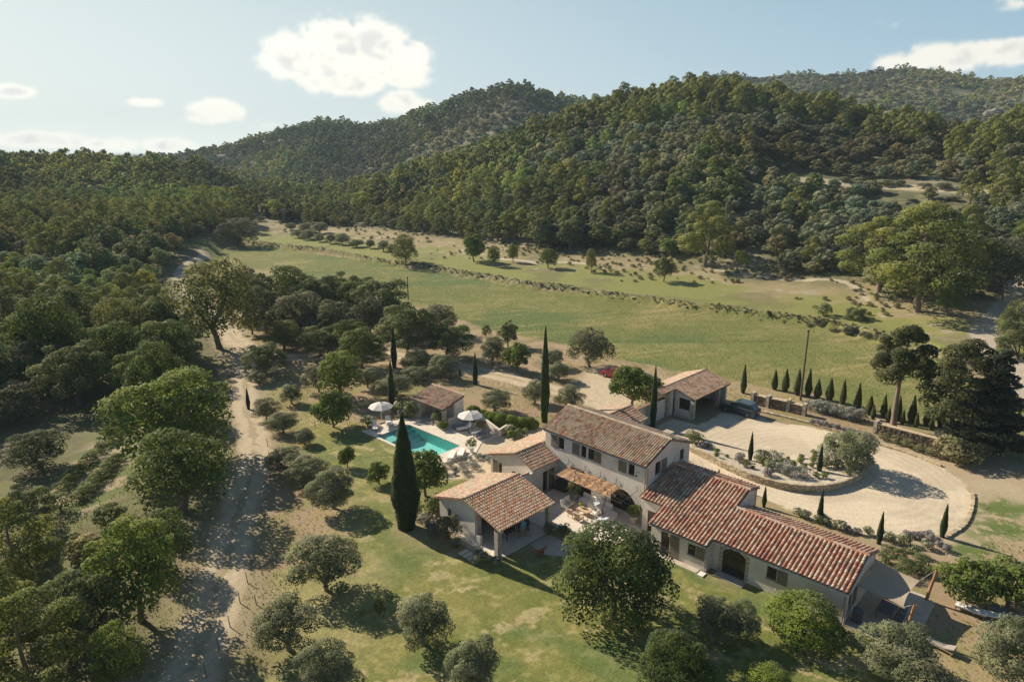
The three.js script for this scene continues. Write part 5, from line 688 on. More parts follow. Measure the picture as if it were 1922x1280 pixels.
// hedges behind the pool
{
  const hedge = (list, label) => { const cl = [], [ox, , oz] = W2(POOLF, 0, 0), g = thing('clipped_hedge', label, 'hedge', ox, 0, oz, -POOLF[2] * D2R, 'hedges behind the pool'); for (const [x, z, rx, ry, rz] of list) { cl.push({ x, y: ry * .85, z, rx: rx * 1.1, ry, rz: rz * 1.1 }, { x: x + .5, y: ry * .7, z: z - .12, rx: rx * .9, ry: ry * .85, rz: rz * 1.05 }); } part(g, 'foliage', new Leaves(601 + list.length).clumps(cl, 4200 * list.length, .12, .8, PAL.box, { depth: .2 }).geo(), LEAF); part(g, 'stems', mergeGeometries(list.map(([x, z, rx, ry], i) => limb(new V3(x, -.1, z), new V3(x, ry, z), .08, .03, .1, i + 3))), BARK); };
  hedge([[2.6, -2.6, .9, 1.0, .8], [3.6, -3.1, .9, .8, .8], [4.5, -3.3, .9, .75, .8]], 'bright clipped hedge right behind the pool house'); hedge([[5.6, -3.4, 1.0, .85, .9], [6.7, -3.4, 1.0, .9, .9], [7.8, -3.9, 1.0, .85, .9], [8.8, -4.6, .9, .75, .8], [9.4, -5.4, .8, .7, .8]], 'long bright clipped hedge behind the planter wall');
  putShrub('boxball', POOLF, 2.2, -2.9, 1.7, 'dark round bush at the rear corner of the pool house'); putShrub('flower', POOLF, -5.6, 2.4, 1.5, 'white flowering bush left of the pool house', 'flowering_shrub'); putShrub('boxball', POOLF, -4.2, -.2, 1.5, 'bright bush behind the low pool house wall'); putShrub('lavender', POOLF, -4.3, 2.9, 1.6, 'grey lavender bush against the low pool house wall', 'lavender_bush'); putShrub('shrub', POOLF, -3.3, 2.6, 1.1, 'climbing greenery at the pool house left wall', 'garden_shrub', 'shrub', undefined, 1.6); putShrub('flower', POOLF, -5.4, 7.6, 1.2, 'pale flowering bush behind the left loungers', 'flowering_shrub'); putShrub('flower', POOLF, 9.3, -2.2, 1.1, 'white flowering bush behind the corner of planter wall', 'flowering_shrub'); putShrub('boxball', POOLF, 10.1, -1.6, 1.1, 'round green bush right of the planter wall'); putShrub('shrub', POOLF, 10.9, -2.3, 1.0, 'green bush beside the main house left corner');
}
[[10.6, 5.6], [11.2, 5.0], [10.3, 6.8], [11.0, 7.4], [11.8, 6.4], [10.4, 8.3], [11.4, 8.6], [12.1, 7.9], [12.6, 6.9], [12.2, 9.3], [13.0, 8.5], [11.0, 9.9], [11.6, 4.2], [12.4, 4.6]].forEach(([x, z], i) => putShrub(i % 3 ? 'grey' : 'lavender', POOLF, x, z, .55 + .15 * (i % 3), 'small grey cushion plant in the gravel bed right of the pool', 'cushion_plant', 'plant', 'grey cushion plants in the gravel by the pool'));
// pergola with rust cloth
{
  const [ox, , oz] = W2(MAINF, 0, 0), g = thing('pergola', 'iron pergola with rust-orange shade cloth and bare vine stems on the house front', 'pergola', ox, 0, oz, -MAINF[2] * D2R);
  [-8.9, -6.85, -5, -3.17, -.88].forEach((x) => { part(g, 'bracket', mergeGeometries([straight([x, 3.02, .02], [x, 2.78, 2.5], .022), straight([x, 2.2, .02], [x, 2.93, .95], .014), straight([x, 2.98, .08], [x, 3.35, .08], .018), new THREE.SphereGeometry(.05, 6, 5).translate(x, 3.38, .08)]), IRON); });
  part(g, 'front_rail', straight([-9.2, 2.78, 2.5], [-.7, 2.78, 2.5], .022), IRON); part(g, 'middle_rail', straight([-9.2, 2.9, 1.3], [-.7, 2.9, 1.3], .016), IRON);
  const cg = new THREE.PlaneGeometry(6.0, 2.0, 40, 10); cg.rotateX(-Math.PI / 2); const p = cg.attributes.position; for (let i = 0; i < p.count; i++) { const x = p.getX(i), z = p.getZ(i); p.setY(i, -.10 * z - .06 * Math.sin((x + 3) * 3.3) ** 2 + .03 * fbm(x * 2, z * 2, 2)); } cg.translate(-5.35, 2.93, 1.5); cg.computeVertexNormals();
  part(g, 'shade_cloth', cg, new THREE.MeshPhysicalMaterial({ map: noiseMap(128, 10, 21, [.34, .185, .085], [.50, .30, .16], 2), roughness: .95, transmission: .3, thickness: 0, side: THREE.DoubleSide }));
  part(g, 'rolled_cloth', tube([[-8.1, 3.1, .7], [-7.3, 3.12, .62], [-6.6, 3.08, .7]], .11, 10, 7), M(.09, .075, .06, .9));
  const r = rng(71); for (let v = 0; v < 7; v++) { const x0 = -7.6 + v * .85, pts = []; for (let k = 0; k < 7; k++) pts.push([x0 + (r() - .5) * .9 + k * .12, 2.95 + r() * .28, .4 + k * .34 + (r() - .5) * .3]); part(g, 'vine_stem', tube(pts, .032 - .002 * v, 20, 5), BARK); }
  part(g, 'vine_trunk', tube([[-3.4, 0, 1.5], [-3.5, .8, 1.6], [-3.1, 1.5, 1.9], [-3.0, 2.2, 1.8], [-3.3, 2.95, 1.7]], .07, 18, 6), BARK_PALE);
}
// courtyard furniture
{
  const T = (name, label, cat, x, z, turn = 0, group) => thing(name, label, cat, ...W2(MAINF, x, z, .07), -MAINF[2] * D2R + turn, group), CUSH = M(.62, .64, .68, .9), LIGHTWOOD = M(.48, .36, .24, .8);
  const sofa = T('garden_sofa', 'white cushioned bench sofa against the house front under the pergola', 'sofa', -4.9, .75); part(sofa, 'base', bars([[-1.8, 0, -.4, 1.8, .3, .4]]), LIMEWASH); for (let i = 0; i < 4; i++) { part(sofa, 'seat_cushion', new THREE.BoxGeometry(.84, .16, .74).translate(-1.32 + i * .88, .38, .02), CUSH); part(sofa, 'back_cushion', new THREE.BoxGeometry(.8, .4, .16).translate(-1.32 + i * .88, .64, -.3), i % 2 ? WHITEC : CUSH); }
  const b2 = T('garden_bench', 'white bench with pale blue cushion in front of the arched window', 'bench', -2.75, 1.9, Math.PI / 2); part(b2, 'base', bars([[-1.2, 0, -.35, 1.2, .3, .35]]), LIMEWASH); for (let i = 0; i < 2; i++) part(b2, 'seat_cushion', new THREE.BoxGeometry(1.15, .15, .66).translate(-.6 + i * 1.2, .37, 0), CUSH);
  const tb = T('coffee_table', 'low wooden coffee table in the courtyard', 'table', -4.95, 2.45); part(tb, 'table_top', new THREE.BoxGeometry(1.3, .06, .75).translate(0, .42, 0), LIGHTWOOD); for (const [a, b] of [[-.6, -.32], [.6, -.32], [-.6, .32], [.6, .32]]) part(tb, 'leg', bars([[a - .03, 0, b - .03, a + .03, .39, b + .03]]), LIGHTWOOD); const vs = thing('flower_vase', 'yellow flower bunch in a vase on the coffee table', 'vase', ...W2(MAINF, -5.4, 2.35, .52), 0); part(vs, 'vase', new THREE.CylinderGeometry(.07, .05, .18, 8).translate(0, .09, 0), LIMEWASH); part(vs, 'flowers', new Leaves(88).clumps([{ x: 0, y: .3, z: 0, rx: .2, ry: .16, rz: .2 }], 160, .08, .9, [[.5, .38, .05], [.4, .36, .06]]).geo(), LEAF);
  const chair = (x, z, t, label, mat) => { const c = T('garden_chair', label, 'chair', x, z, t, 'courtyard chairs'); part(c, 'seat', new THREE.BoxGeometry(.6, .1, .6).translate(0, .38, 0), mat); const bk = part(c, 'backrest', new THREE.BoxGeometry(.6, .5, .09).translate(0, .25, 0), mat); bk.position.set(0, .42, -.3); bk.rotation.x = -.25; for (const [a, b] of [[-.28, -.28], [.28, -.28], [-.28, .28], [.28, .28]]) part(c, 'leg', bars([[a - .025, 0, b - .025, a + .025, .33, b + .025]]), LIGHTWOOD); for (const s of [-.32, .32]) part(c, 'armrest', bars([[s - .03, .55, -.3, s + .03, .59, .3]]), LIGHTWOOD); };
  chair(-6.75, 2.3, 1.57, 'white chair facing the coffee table, nearer the house', WHITEC); chair(-6.65, 3.05, 1.57, 'white chair facing the coffee table, nearer the lawn', WHITEC); chair(-3.85, 2.2, -1.57, 'white-cushioned wooden armchair right of the coffee table', WHITEC); chair(-5.35, 3.6, 3.14, 'wooden lounge chair on the sunny paving, left one', LIGHTWOOD); chair(-4.45, 3.7, 3.14, 'wooden lounge chair on the sunny paving, right one', LIGHTWOOD);
  const fp = T('outdoor_cupboard', 'dark wicker cupboard in the shaded back corner of the courtyard', 'cupboard', -9.4, .45); part(fp, 'body', bars([[-.6, 0, -.3, .6, 1.0, .3]]), DARKWOOD); part(fp, 'top', new THREE.SphereGeometry(.55, 10, 6, 0, 6.3, 0, 1.57).scale(1, .6, .5).translate(0, 1.0, 0), DARKWOOD);
  const t2 = T('dining_table', 'dark dining table in the shade of covered terrace', 'table', -7.0, 9.6); t2.position.y = .05; part(t2, 'table_top', new THREE.BoxGeometry(1.0, .06, 2.4).translate(0, .74, 0), DARKWOOD); for (const [a, b] of [[-.4, -1.1], [.4, -1.1], [-.4, 1.1], [.4, 1.1]]) part(t2, 'leg', bars([[a - .04, 0, b - .04, a + .04, .71, b + .04]]), DARKWOOD);
}
// courtyard-side planting
putShrub('shrub', MAINF, -4.9, 7.15, .7, 'low green planting at the inner post of covered terrace'); putShrub('shrub', MAINF, -3.9, 6.5, .8, 'low green planting along the sunny paving edge'); putShrub('flower', MAINF, -2.6, 6.6, .6, 'low flowering plant beside the big round tree');
putShrub('holm', MAINF, -10.4, 14.0, .33, 'dark rounded oleander against the covered terrace wall', 'garden_shrub', 'shrub'); putShrub('flower', MAINF, -8.9, 14.4, .7, 'white flowering bush left of the stepping stones', 'flowering_shrub'); putShrub('flower', MAINF, -5.8, 14.4, .95, 'white flowering bush at the stone post of covered terrace', 'flowering_shrub'); putShrub('flower', MAINF, -4.9, 13.7, .6, 'small flowering plant right of the stone post', 'flowering_shrub'); putShrub('lavender', MAINF, -12.4, 14.2, 1.5, 'grey lavender at the left corner of the covered terrace wall', 'lavender_bush'); putShrub('grey', MAINF, -13.9, 13.8, 1.1, 'grey shrub between big cypress and covered terrace', 'garden_shrub'); putShrub('shrub', MAINF, -14.6, 12.2, 1.4, 'green shrub behind the big cypress'); putShrub('shrub', MAINF, -15.6, 13.6, 1.0, 'green shrub at the foot of the big cypress'); putShrub('lavender', MAINF, -11.6, 14.6, 1.2, 'grey lavender under the small terrace window', 'lavender_bush');

// ---------------------------------------------------------------- planted island in the court
const rockGeo = [1, 2, 3, 4].map((s) => { const g = new THREE.BoxGeometry(1, 1, 1, 2, 2, 2), p = g.attributes.position, r = rng(s * 31), off = new Map(); for (let i = 0; i < p.count; i++) { const k = [p.getX(i), p.getY(i), p.getZ(i)].map((v) => v.toFixed(2)).join(); if (!off.has(k)) off.set(k, [(r() - .5) * .22, (r() - .5) * .22, (r() - .5) * .2]); const o = off.get(k), l = Math.hypot(p.getX(i), p.getY(i), p.getZ(i)), f = l > .8 ? .86 : 1; p.setXYZ(i, p.getX(i) * f + o[0], p.getY(i) * f + o[1], p.getZ(i) * f + o[2]); } g.computeVertexNormals(); return g; });
const STONES = [[.50, .40, .265], [.42, .33, .215], [.56, .47, .33], [.36, .30, .21]].map((c) => M(...c, .95, { bumpMap: rep(bumpFine, .7), bumpScale: .02 }));
function stoneRun(thingObj, line, rows, hAt, { len = .36, hh = .19, deep = .3, singles = 300, seed = 5 }) {
  const r = rng(seed), rest = []; let n = 0; const cum = [0]; for (let i = 1; i < line.length; i++) cum.push(cum[i - 1] + Math.hypot(line[i][0] - line[i - 1][0], line[i][1] - line[i - 1][1])); const tot = cum[cum.length - 1];
  const at = (s) => { let i = 0; while (i < cum.length - 2 && cum[i + 1] < s) i++; const t = (s - cum[i]) / (cum[i + 1] - cum[i]); return [lerp(line[i][0], line[i + 1][0], t), lerp(line[i][1], line[i + 1][1], t), Math.atan2(line[i + 1][1] - line[i][1], line[i + 1][0] - line[i][0])]; };
  for (let j = 0; j < rows; j++) for (let s = r() * .2; s < tot - .1;) { const w = len * (.6 + .8 * r()), y = (j + .5) * hh; if (y < hAt(s / tot)) { const [x, z, a] = at(Math.min(tot, s + w / 2)), m = new THREE.Matrix4().makeRotationY(-a).setPosition(x, y, z).scale(new V3(w * 1.0, hh * 1.0, deep * (.85 + .3 * r()))), g = rockGeo[n % 4]; if (n < singles) { const o = part(thingObj, 'stone', g, STONES[Math.floor(r() * 4)]); o.applyMatrix4(m); } else { const c = STONES[Math.floor(r() * 4)].color; rest.push(tinted(g, m, [c.r, c.g, c.b])); } n++; } s += w; }
  if (rest.length) { const o = part(thingObj, 'stones', mergeGeometries(rest), TILES_ALL); o.userData.kind = 'stuff'; }
}
const BEDGROUND = new THREE.MeshStandardMaterial({ map: rep(noiseMap(512, 14, 41, [.40, .335, .25], [.60, .52, .42], 1.5), .25), roughness: 1, bumpMap: rep(bumpFine, .4), bumpScale: .05 });
let bedPoint;
{
  const w = new THREE.Group(); tag(w, 'retaining_wall', 'curved low dry-stone retaining wall round the front of the planted island', 'wall');
  stoneRun(w, bedLine, 4, (t) => .80 * sst(-.15, .12, t) * (1 - .5 * sst(.8, 1, t)), { seed: 8 });
  const N = 60, K = 8, res = (l) => { const c = new THREE.CatmullRomCurve3(l.map(([x, z]) => new V3(x, 0, z))); return c.getSpacedPoints(N); }, F = res(bedLine), Bk = res([...bedBack].reverse()), pos = [], uv = [], idx = [];
  const hT = (i, t) => .66 * sst(-.15, .12, i / N) * (1 - .5 * sst(.8, 1, i / N)) * Math.pow(1 - t, .9) + .05;
  for (let i = 0; i <= N; i++) for (let k = 0; k <= K; k++) { const t = k / K, x = lerp(F[i].x, Bk[i].x, t), z = lerp(F[i].z, Bk[i].z, t); pos.push(x, hT(i, t) + .06 * (fbm(x * .9, z * .9, 2) - .5) * (k % K ? 1 : 0), z); uv.push(x, z); }
  for (let i = 0; i < N; i++) for (let k = 0; k < K; k++) { const a = i * (K + 1) + k, b = a + K + 1; idx.push(a, b, a + 1, b, b + 1, a + 1); }
  const g = new THREE.BufferGeometry(); g.setAttribute('position', new THREE.Float32BufferAttribute(pos, 3)); g.setAttribute('uv', new THREE.Float32BufferAttribute(uv, 2)); g.setIndex(idx); g.computeVertexNormals(); const ny = g.attributes.normal; if (ny.getY(100) < 0) { for (let i = 0; i < idx.length; i += 3) { const q = idx[i]; idx[i] = idx[i + 1]; idx[i + 1] = q; } g.setIndex(idx); g.computeVertexNormals(); }
  STRUCT(new THREE.Mesh(g, BEDGROUND), 'planted_bed');
  const P3 = g.attributes.position; bedPoint = (x, z) => { let best = 1e9, y = 0; for (let i = 0; i < P3.count; i++) { const d = (P3.getX(i) - x) ** 2 + (P3.getZ(i) - z) ** 2; if (d < best) { best = d; y = P3.getY(i); } } return y; };
  const bed = (kind, px, py, s, label, name, cat) => { const p = spot(px, py, .35), y = bedPoint(p.x, p.z); return standTree(kind, p.x, y - .03, p.z, s, s, name, label, cat, 'plants on the island bed'); };
  bed('flower', 1433, 868, 1.3, 'large white flowering bush in the left middle of island bed', 'flowering_shrub', 'shrub'); bed('flower', 1449, 881, 1.1, 'second white flowering bush, below the large one', 'flowering_shrub', 'shrub'); bed('flower', 1464, 876, .9, 'small white flowering bush right of two larger ones', 'flowering_shrub', 'shrub'); bed('grey', 1473, 893, 1.5, 'largest silver-grey cushion bush on the island bed', 'silver_bush', 'shrub'); bed('grey', 1502, 900, 1.25, 'silver-grey cushion bush right of the largest, near the wall', 'silver_bush', 'shrub'); bed('lavender', 1442, 897, 1.4, 'dull mauve lavender bush at the wall, left of the grey ones', 'lavender_bush', 'shrub'); bed('lavender', 1387, 864, 1.3, 'lavender bush at the left of island bed', 'lavender_bush', 'shrub'); bed('grey', 1458, 860, 1.2, 'grey bush behind the white flowering bushes', 'silver_bush', 'shrub'); bed('flower', 1550, 879, .9, 'pale flowering bush right of the leaning cypress', 'flowering_shrub', 'shrub'); bed('flower', 1571, 880, .9, 'white flowering bush between leaning cypress and olive', 'flowering_shrub', 'shrub');
  [[1480, 860], [1505, 857], [1503, 868], [1510, 880], [1523, 878], [1527, 868], [1528, 858], [1530, 852], [1490, 875], [1365, 858], [1346, 848], [1398, 878], [1413, 882], [1497, 886], [1532, 900], [1592, 896], [1345, 862], [1547, 902]].forEach(([x, y], i) => bed(i % 4 === 3 ? 'shrub' : 'boxball', x, y, .42 + .13 * (i % 3), 'small round green shrub dotted on the island bed', 'round_shrub', 'shrub'));
  [[1306, 832], [1318, 838], [1300, 826], [1330, 836]].forEach(([x, y], i) => bed(i % 2 ? 'lavender' : 'shrub', x, y, 1.1, ['dark shrub in house shadow at the island tip, lower', 'dim lavender in house shadow at the island tip', 'dark shrub in house shadow at the island tip, upper', 'dim lavender at the shadow edge of island tip'][i], 'garden_shrub', 'shrub'));
}
// edging stones and planting strips round the court
{
  const ed = new THREE.Group(); tag(ed, 'stone_edging', 'low rough stone edging along the upper rim of gravel court', 'edging'); stoneRun(ed, smoothLine(flat([[1424, 772], [1500, 790], [1560, 806], [1640, 832], [1700, 850], [1768, 876]])), 1, () => 1, { len: .45, hh: .22, deep: .35, seed: 12 });
  const e2 = new THREE.Group(); tag(e2, 'stone_edging', 'short pale stone edging at the right rim of gravel court', 'edging'); stoneRun(e2, smoothLine(flat([[1826, 925], [1826, 950], [1812, 985], [1780, 1008]])), 1, () => 1, { len: .4, hh: .18, deep: .35, seed: 13 });
  const row = (list, kind, s, name, cat, label, group) => list.forEach(([x, y], i) => { const p = spot(x, y), v = s * (.85 + .3 * ((i * 7) % 5) / 5); standTree(kind, p.x, 0, p.z, v, v, name, label, cat, group); });
  row([[1524, 795], [1536, 798], [1548, 801], [1560, 804], [1572, 807], [1584, 810], [1596, 814], [1608, 818], [1620, 822], [1632, 826]], 'lavender', 1.0, 'lavender_bush', 'shrub', 'grey lavender tuft in the row above the gravel court', 'lavender row above the court');
  row([[1522, 768], [1534, 772], [1546, 775], [1558, 779], [1570, 780], [1584, 784], [1596, 787], [1608, 790]], 'grey', 1.7, 'silver_bush', 'shrub', 'pale silvery bush in the hedge between log stacks', 'silvery hedge above the court');
  row([[1660, 826], [1682, 832], [1706, 840], [1728, 848], [1752, 856], [1776, 862]], 'scrub', .8, 'dry_shrub', 'shrub', 'small yellowing plant in the strip below the log wall', 'yellowing plants below the log wall');
  row([[1800, 872], [1793, 862]], 'scrub', 2.2, 'dry_shrub', 'shrub', 'tall pale scrubby bush at the end of the log wall', 'scrubby bushes at the log wall end');
  row([[1500, 968], [1512, 973], [1540, 982], [1552, 985], [1575, 994], [1630, 1004], [1670, 1016], [1697, 1022], [1742, 1030], [1715, 1042]], 'flower', .75, 'flowering_shrub', 'shrub', 'white flowering bush in the bed behind the long wing', 'flowering bushes behind the wing');
  row([[1704, 1006], [1716, 1010], [1728, 1012], [1743, 1006], [1752, 1018], [1764, 1026], [1776, 1034], [1590, 998], [1610, 1002], [1656, 1010]], 'lavender', .9, 'lavender_bush', 'shrub', 'lavender bush in the sloping bed behind the long wing', 'lavender behind the wing');
  row([[1668, 1040], [1690, 1050], [1700, 1072], [1720, 1075], [1730, 1062], [1745, 1082], [1695, 1085], [1662, 1058]], 'shrub', .75, 'garden_shrub', 'shrub', 'pale green young bush beyond the sail-shaded patio', 'young bushes beyond the patio');
}
// stacked logs
{
  const LOG = M(.20, .145, .10, .95), stack = (a, b, h, label, posts) => {
    const A = spot(...a), Bp = spot(...b), L = Math.hypot(Bp.x - A.x, Bp.z - A.z), g = thing('log_stack', label, 'log stack', A.x, 0, A.z, -Math.atan2(Bp.z - A.z, Bp.x - A.x), 'stacked firewood by the court'), r = rng(Math.round(a[0])), list = [], d = .17;
    for (let y = 0, j = 0; y < h - d * .5; y += d * .88, j++) for (let x = d / 2 + (j % 2) * d / 2; x < L; x += d) { const R = d * (.42 + .12 * r()), c = new THREE.CylinderGeometry(R, R, .8, 6); c.rotateX(Math.PI / 2); c.translate(x + (r() - .5) * .03, y + d / 2, (r() - .5) * .14); const t = .55 + .8 * r(), k = r() < .3 ? [.34, .26, .17] : [.19, .14, .10]; list.push(tinted(c.toNonIndexed(), new THREE.Matrix4(), k.map((v) => v * t))); }
    const o = part(g, 'logs', mergeGeometries(list), TILES_ALL); o.userData.kind = 'stuff'; for (const s of posts) part(g, 'stone_post', bars([[s * L - .2, -.1, -.45, s * L + .2, h + .35, .45]]), STONE); part(g, 'cover_stones', mergeGeometries(Array.from({ length: Math.round(L / .3) }, (_, i) => rockGeo[i % 4].clone().scale(.32, .12, .8).translate(i * .3 + .15, h + .05, 0))), STONES[0]);
  };
  stack([1414, 757], [1442, 764], 1.25, 'stacked firewood nearest the garage, by the parked car', [0, 1]); stack([1446, 765], [1480, 772], 1.3, 'stacked firewood in the middle of the three by the car', [1]); stack([1484, 773], [1510, 779], 1.2, 'stacked firewood farthest from the garage of the three by the car', [1]); stack([1644, 812], [1786, 850], 1.2, 'long low wall of stacked firewood under the tall conifers', [0]);
}
// poles and stakes
{
  const pole = (bx, by, ty, label) => { const b = spot(bx, by), d = ray(bx, ty), k = Math.hypot(b.x, b.z) / Math.hypot(d.x, d.z), H = EYE + d.y * k - b.y, g = thing('utility_pole', label, 'utility pole', b.x, b.y, b.z, .4, 'wooden utility poles'); part(g, 'post', new THREE.CylinderGeometry(.10, .15, H + .3, 8).translate(0, H / 2 - .15, 0), M(.13, .085, .06, .9)); part(g, 'cap', bars([[-.12, H - .25, -.12, .12, H - .12, .12]]), IRON); };
  pole(1503, 752, 618, 'tall dark wooden utility pole at the young cypress row'); pole(766, 562, 519, 'wooden utility pole in the meadow beside the grove');
  [[465, 1095, .9], [452, 1133, .9], [482, 1136, .8], [432, 1178, .9], [412, 1224, 1], [388, 1272, 1], [502, 838, .9], [593, 803, .8], [506, 860, .8], [470, 1060, .8]].forEach(([x, y, h], i) => { const p = spot(x, y), g = tag(new THREE.Mesh(limb(new V3(0, -.2, 0), new V3(-.14, h, -.1), .04, .03, .05, i + 2, 3, 5), BARK), 'fence_stake', ['thin leaning stake where the track shade ends', 'second leaning stake down the track', 'stake standing right of the second leaning one', 'third leaning stake down the track', 'fourth leaning stake down the track', 'lowest stake at the bottom of track', 'stake at the lawn top beside the dark leafy tree shadow', 'stake between the smallest olive and the dark leafy tree', 'stake beside the upper bend of the lower track', 'stake at the edge of oak shade on the track'][i], 'stake', 'leaning stakes along the track'); g.position.copy(p); });
  const bol = spot(863, 705), bo = tag(new THREE.Mesh(new THREE.CylinderGeometry(.14, .16, 1.1, 8).translate(0, .5, 0), M(.04, .04, .04, .8)), 'bollard', 'short dark bollard beside the upper track', 'bollard'); bo.position.copy(bol);
}
// cars
function car(label, name, x, z, turn, colour, { len = 4.8, wid = 1.9, hgt = 1.68, suv = true } = {}) {
  const g = thing(name, label, 'car', x, 0, z, turn), L = len / 2, PAINT = new THREE.MeshPhysicalMaterial({ color: colour, roughness: .35, metalness: .25, clearcoat: 1, clearcoatRoughness: .06 }), GL = new THREE.MeshPhysicalMaterial({ color: rgb(.02, .025, .03), roughness: .05, clearcoat: 1 }), BLK = M(.02, .02, .02, .8);
  const belt = hgt * .58, ex = (pts, w, bev, z0 = 0) => { const s = new THREE.Shape(pts.map(([a, b]) => new THREE.Vector2(a, b))), q = new THREE.ExtrudeGeometry(s, { depth: w - 2 * bev, bevelEnabled: true, bevelSize: bev, bevelThickness: bev, bevelSegments: 3, curveSegments: 6 }); q.translate(0, 0, -(w - 2 * bev) / 2); return q; };
  const arch = (cx) => Array.from({ length: 7 }, (_, k) => { const a = Math.PI * (1 - k / 6); return [cx + Math.cos(a) * .40, .30 + Math.sin(a) * .42]; }), fx = L * .61, rx = -L * .60;
  part(g, 'body', ex([[-L + .1, .32], ...arch(rx), ...arch(fx), [L - .12, .32], [L - .04, .6], [L - .12, .78], [L * .46, belt], [-L + .12, belt + .03], [-L + .03, .75]], wid, .1), PAINT);
  part(g, 'cabin', ex(suv ? [[L * .44, belt], [L * .14, hgt - .08], [-.1, hgt], [-L * .72, hgt - .04], [-L + .2, belt + .04]] : [[L * .40, belt], [L * .06, hgt - .06], [-.3, hgt], [-L * .62, hgt - .1], [-L + .15, belt + .04]], wid * .84, .1), PAINT);
  for (const s of [-1, 1]) { const w = ex(suv ? [[L * .33, belt + .06], [L * .10, hgt - .17], [-L * .68, hgt - .16], [-L * .78, belt + .10]] : [[L * .28, belt + .06], [L * .02, hgt - .16], [-L * .5, hgt - .2], [-L * .7, belt + .10]], .05, .01); const o = part(g, 'side_window', w, GL); o.position.z = s * (wid * .42 - .005); }
  const pane = (a, b) => { const w = wid * .36; const q = new THREE.BufferGeometry(); q.setAttribute('position', new THREE.Float32BufferAttribute([a[0], a[1], -w, a[0], a[1], w, b[0], b[1], w * .9, a[0], a[1], -w, b[0], b[1], w * .9, b[0], b[1], -w * .9], 3)); q.computeVertexNormals(); return q; };
  const GD = GL.clone(); GD.side = THREE.DoubleSide; part(g, 'windscreen', pane([L * .445 + .11, belt + .1], [L * .16 + .09, hgt - .06]), GD); part(g, 'rear_window', pane([-L + .12, belt + .14], [suv ? -L * .74 - .1 : -L * .62 - .12, hgt - .1]), GD);
  for (const [a, s] of [[fx, 1], [fx, -1], [rx, 1], [rx, -1]]) { const w = part(g, 'wheel', new THREE.TorusGeometry(.26, .10, 8, 18), BLK); w.position.set(a, .34, s * (wid / 2 - .10)); part(w, 'rim', new THREE.CylinderGeometry(.22, .22, .12, 10).rotateX(Math.PI / 2), M(.4, .4, .41, .35, { metalness: .8 })); }
  for (const s of [-1, 1]) { part(g, 'tail_light', new THREE.BoxGeometry(.06, .16, .34).translate(-L + .02, .92, s * wid * .36), M(.45, .02, .015, .3)); part(g, 'headlight', new THREE.BoxGeometry(.08, .13, .36).translate(L - .10, .72, s * wid * .35), M(.7, .72, .75, .15)); part(g, 'mirror', new THREE.BoxGeometry(.12, .12, .2).translate(L * .33, belt + .1, s * (wid / 2 + .06)), PAINT); }
  if (suv) for (const s of [-1, 1]) part(g, 'roof_rail', straight([-L * .6, hgt + .05, s * wid * .33], [0, hgt + .07, s * wid * .33], .02), BLK); part(g, 'bumper', bars([[-L + .0, .34, -wid * .42, -L + .08, .58, wid * .42]]), BLK);
}
{ const a = spot(1388, 775), b = spot(1153, 708); car('dark blue-grey estate car parked beside the garage', 'parked_car', a.x, a.z, Math.PI - 46 * D2R, rgb(.035, .05, .06)); car('small red car parked behind the loose yellow-green oak', 'parked_car', b.x, b.z, 2.55, rgb(.34, .012, .03), { len: 3.7, wid: 1.65, hgt: 1.5, suv: false }); }
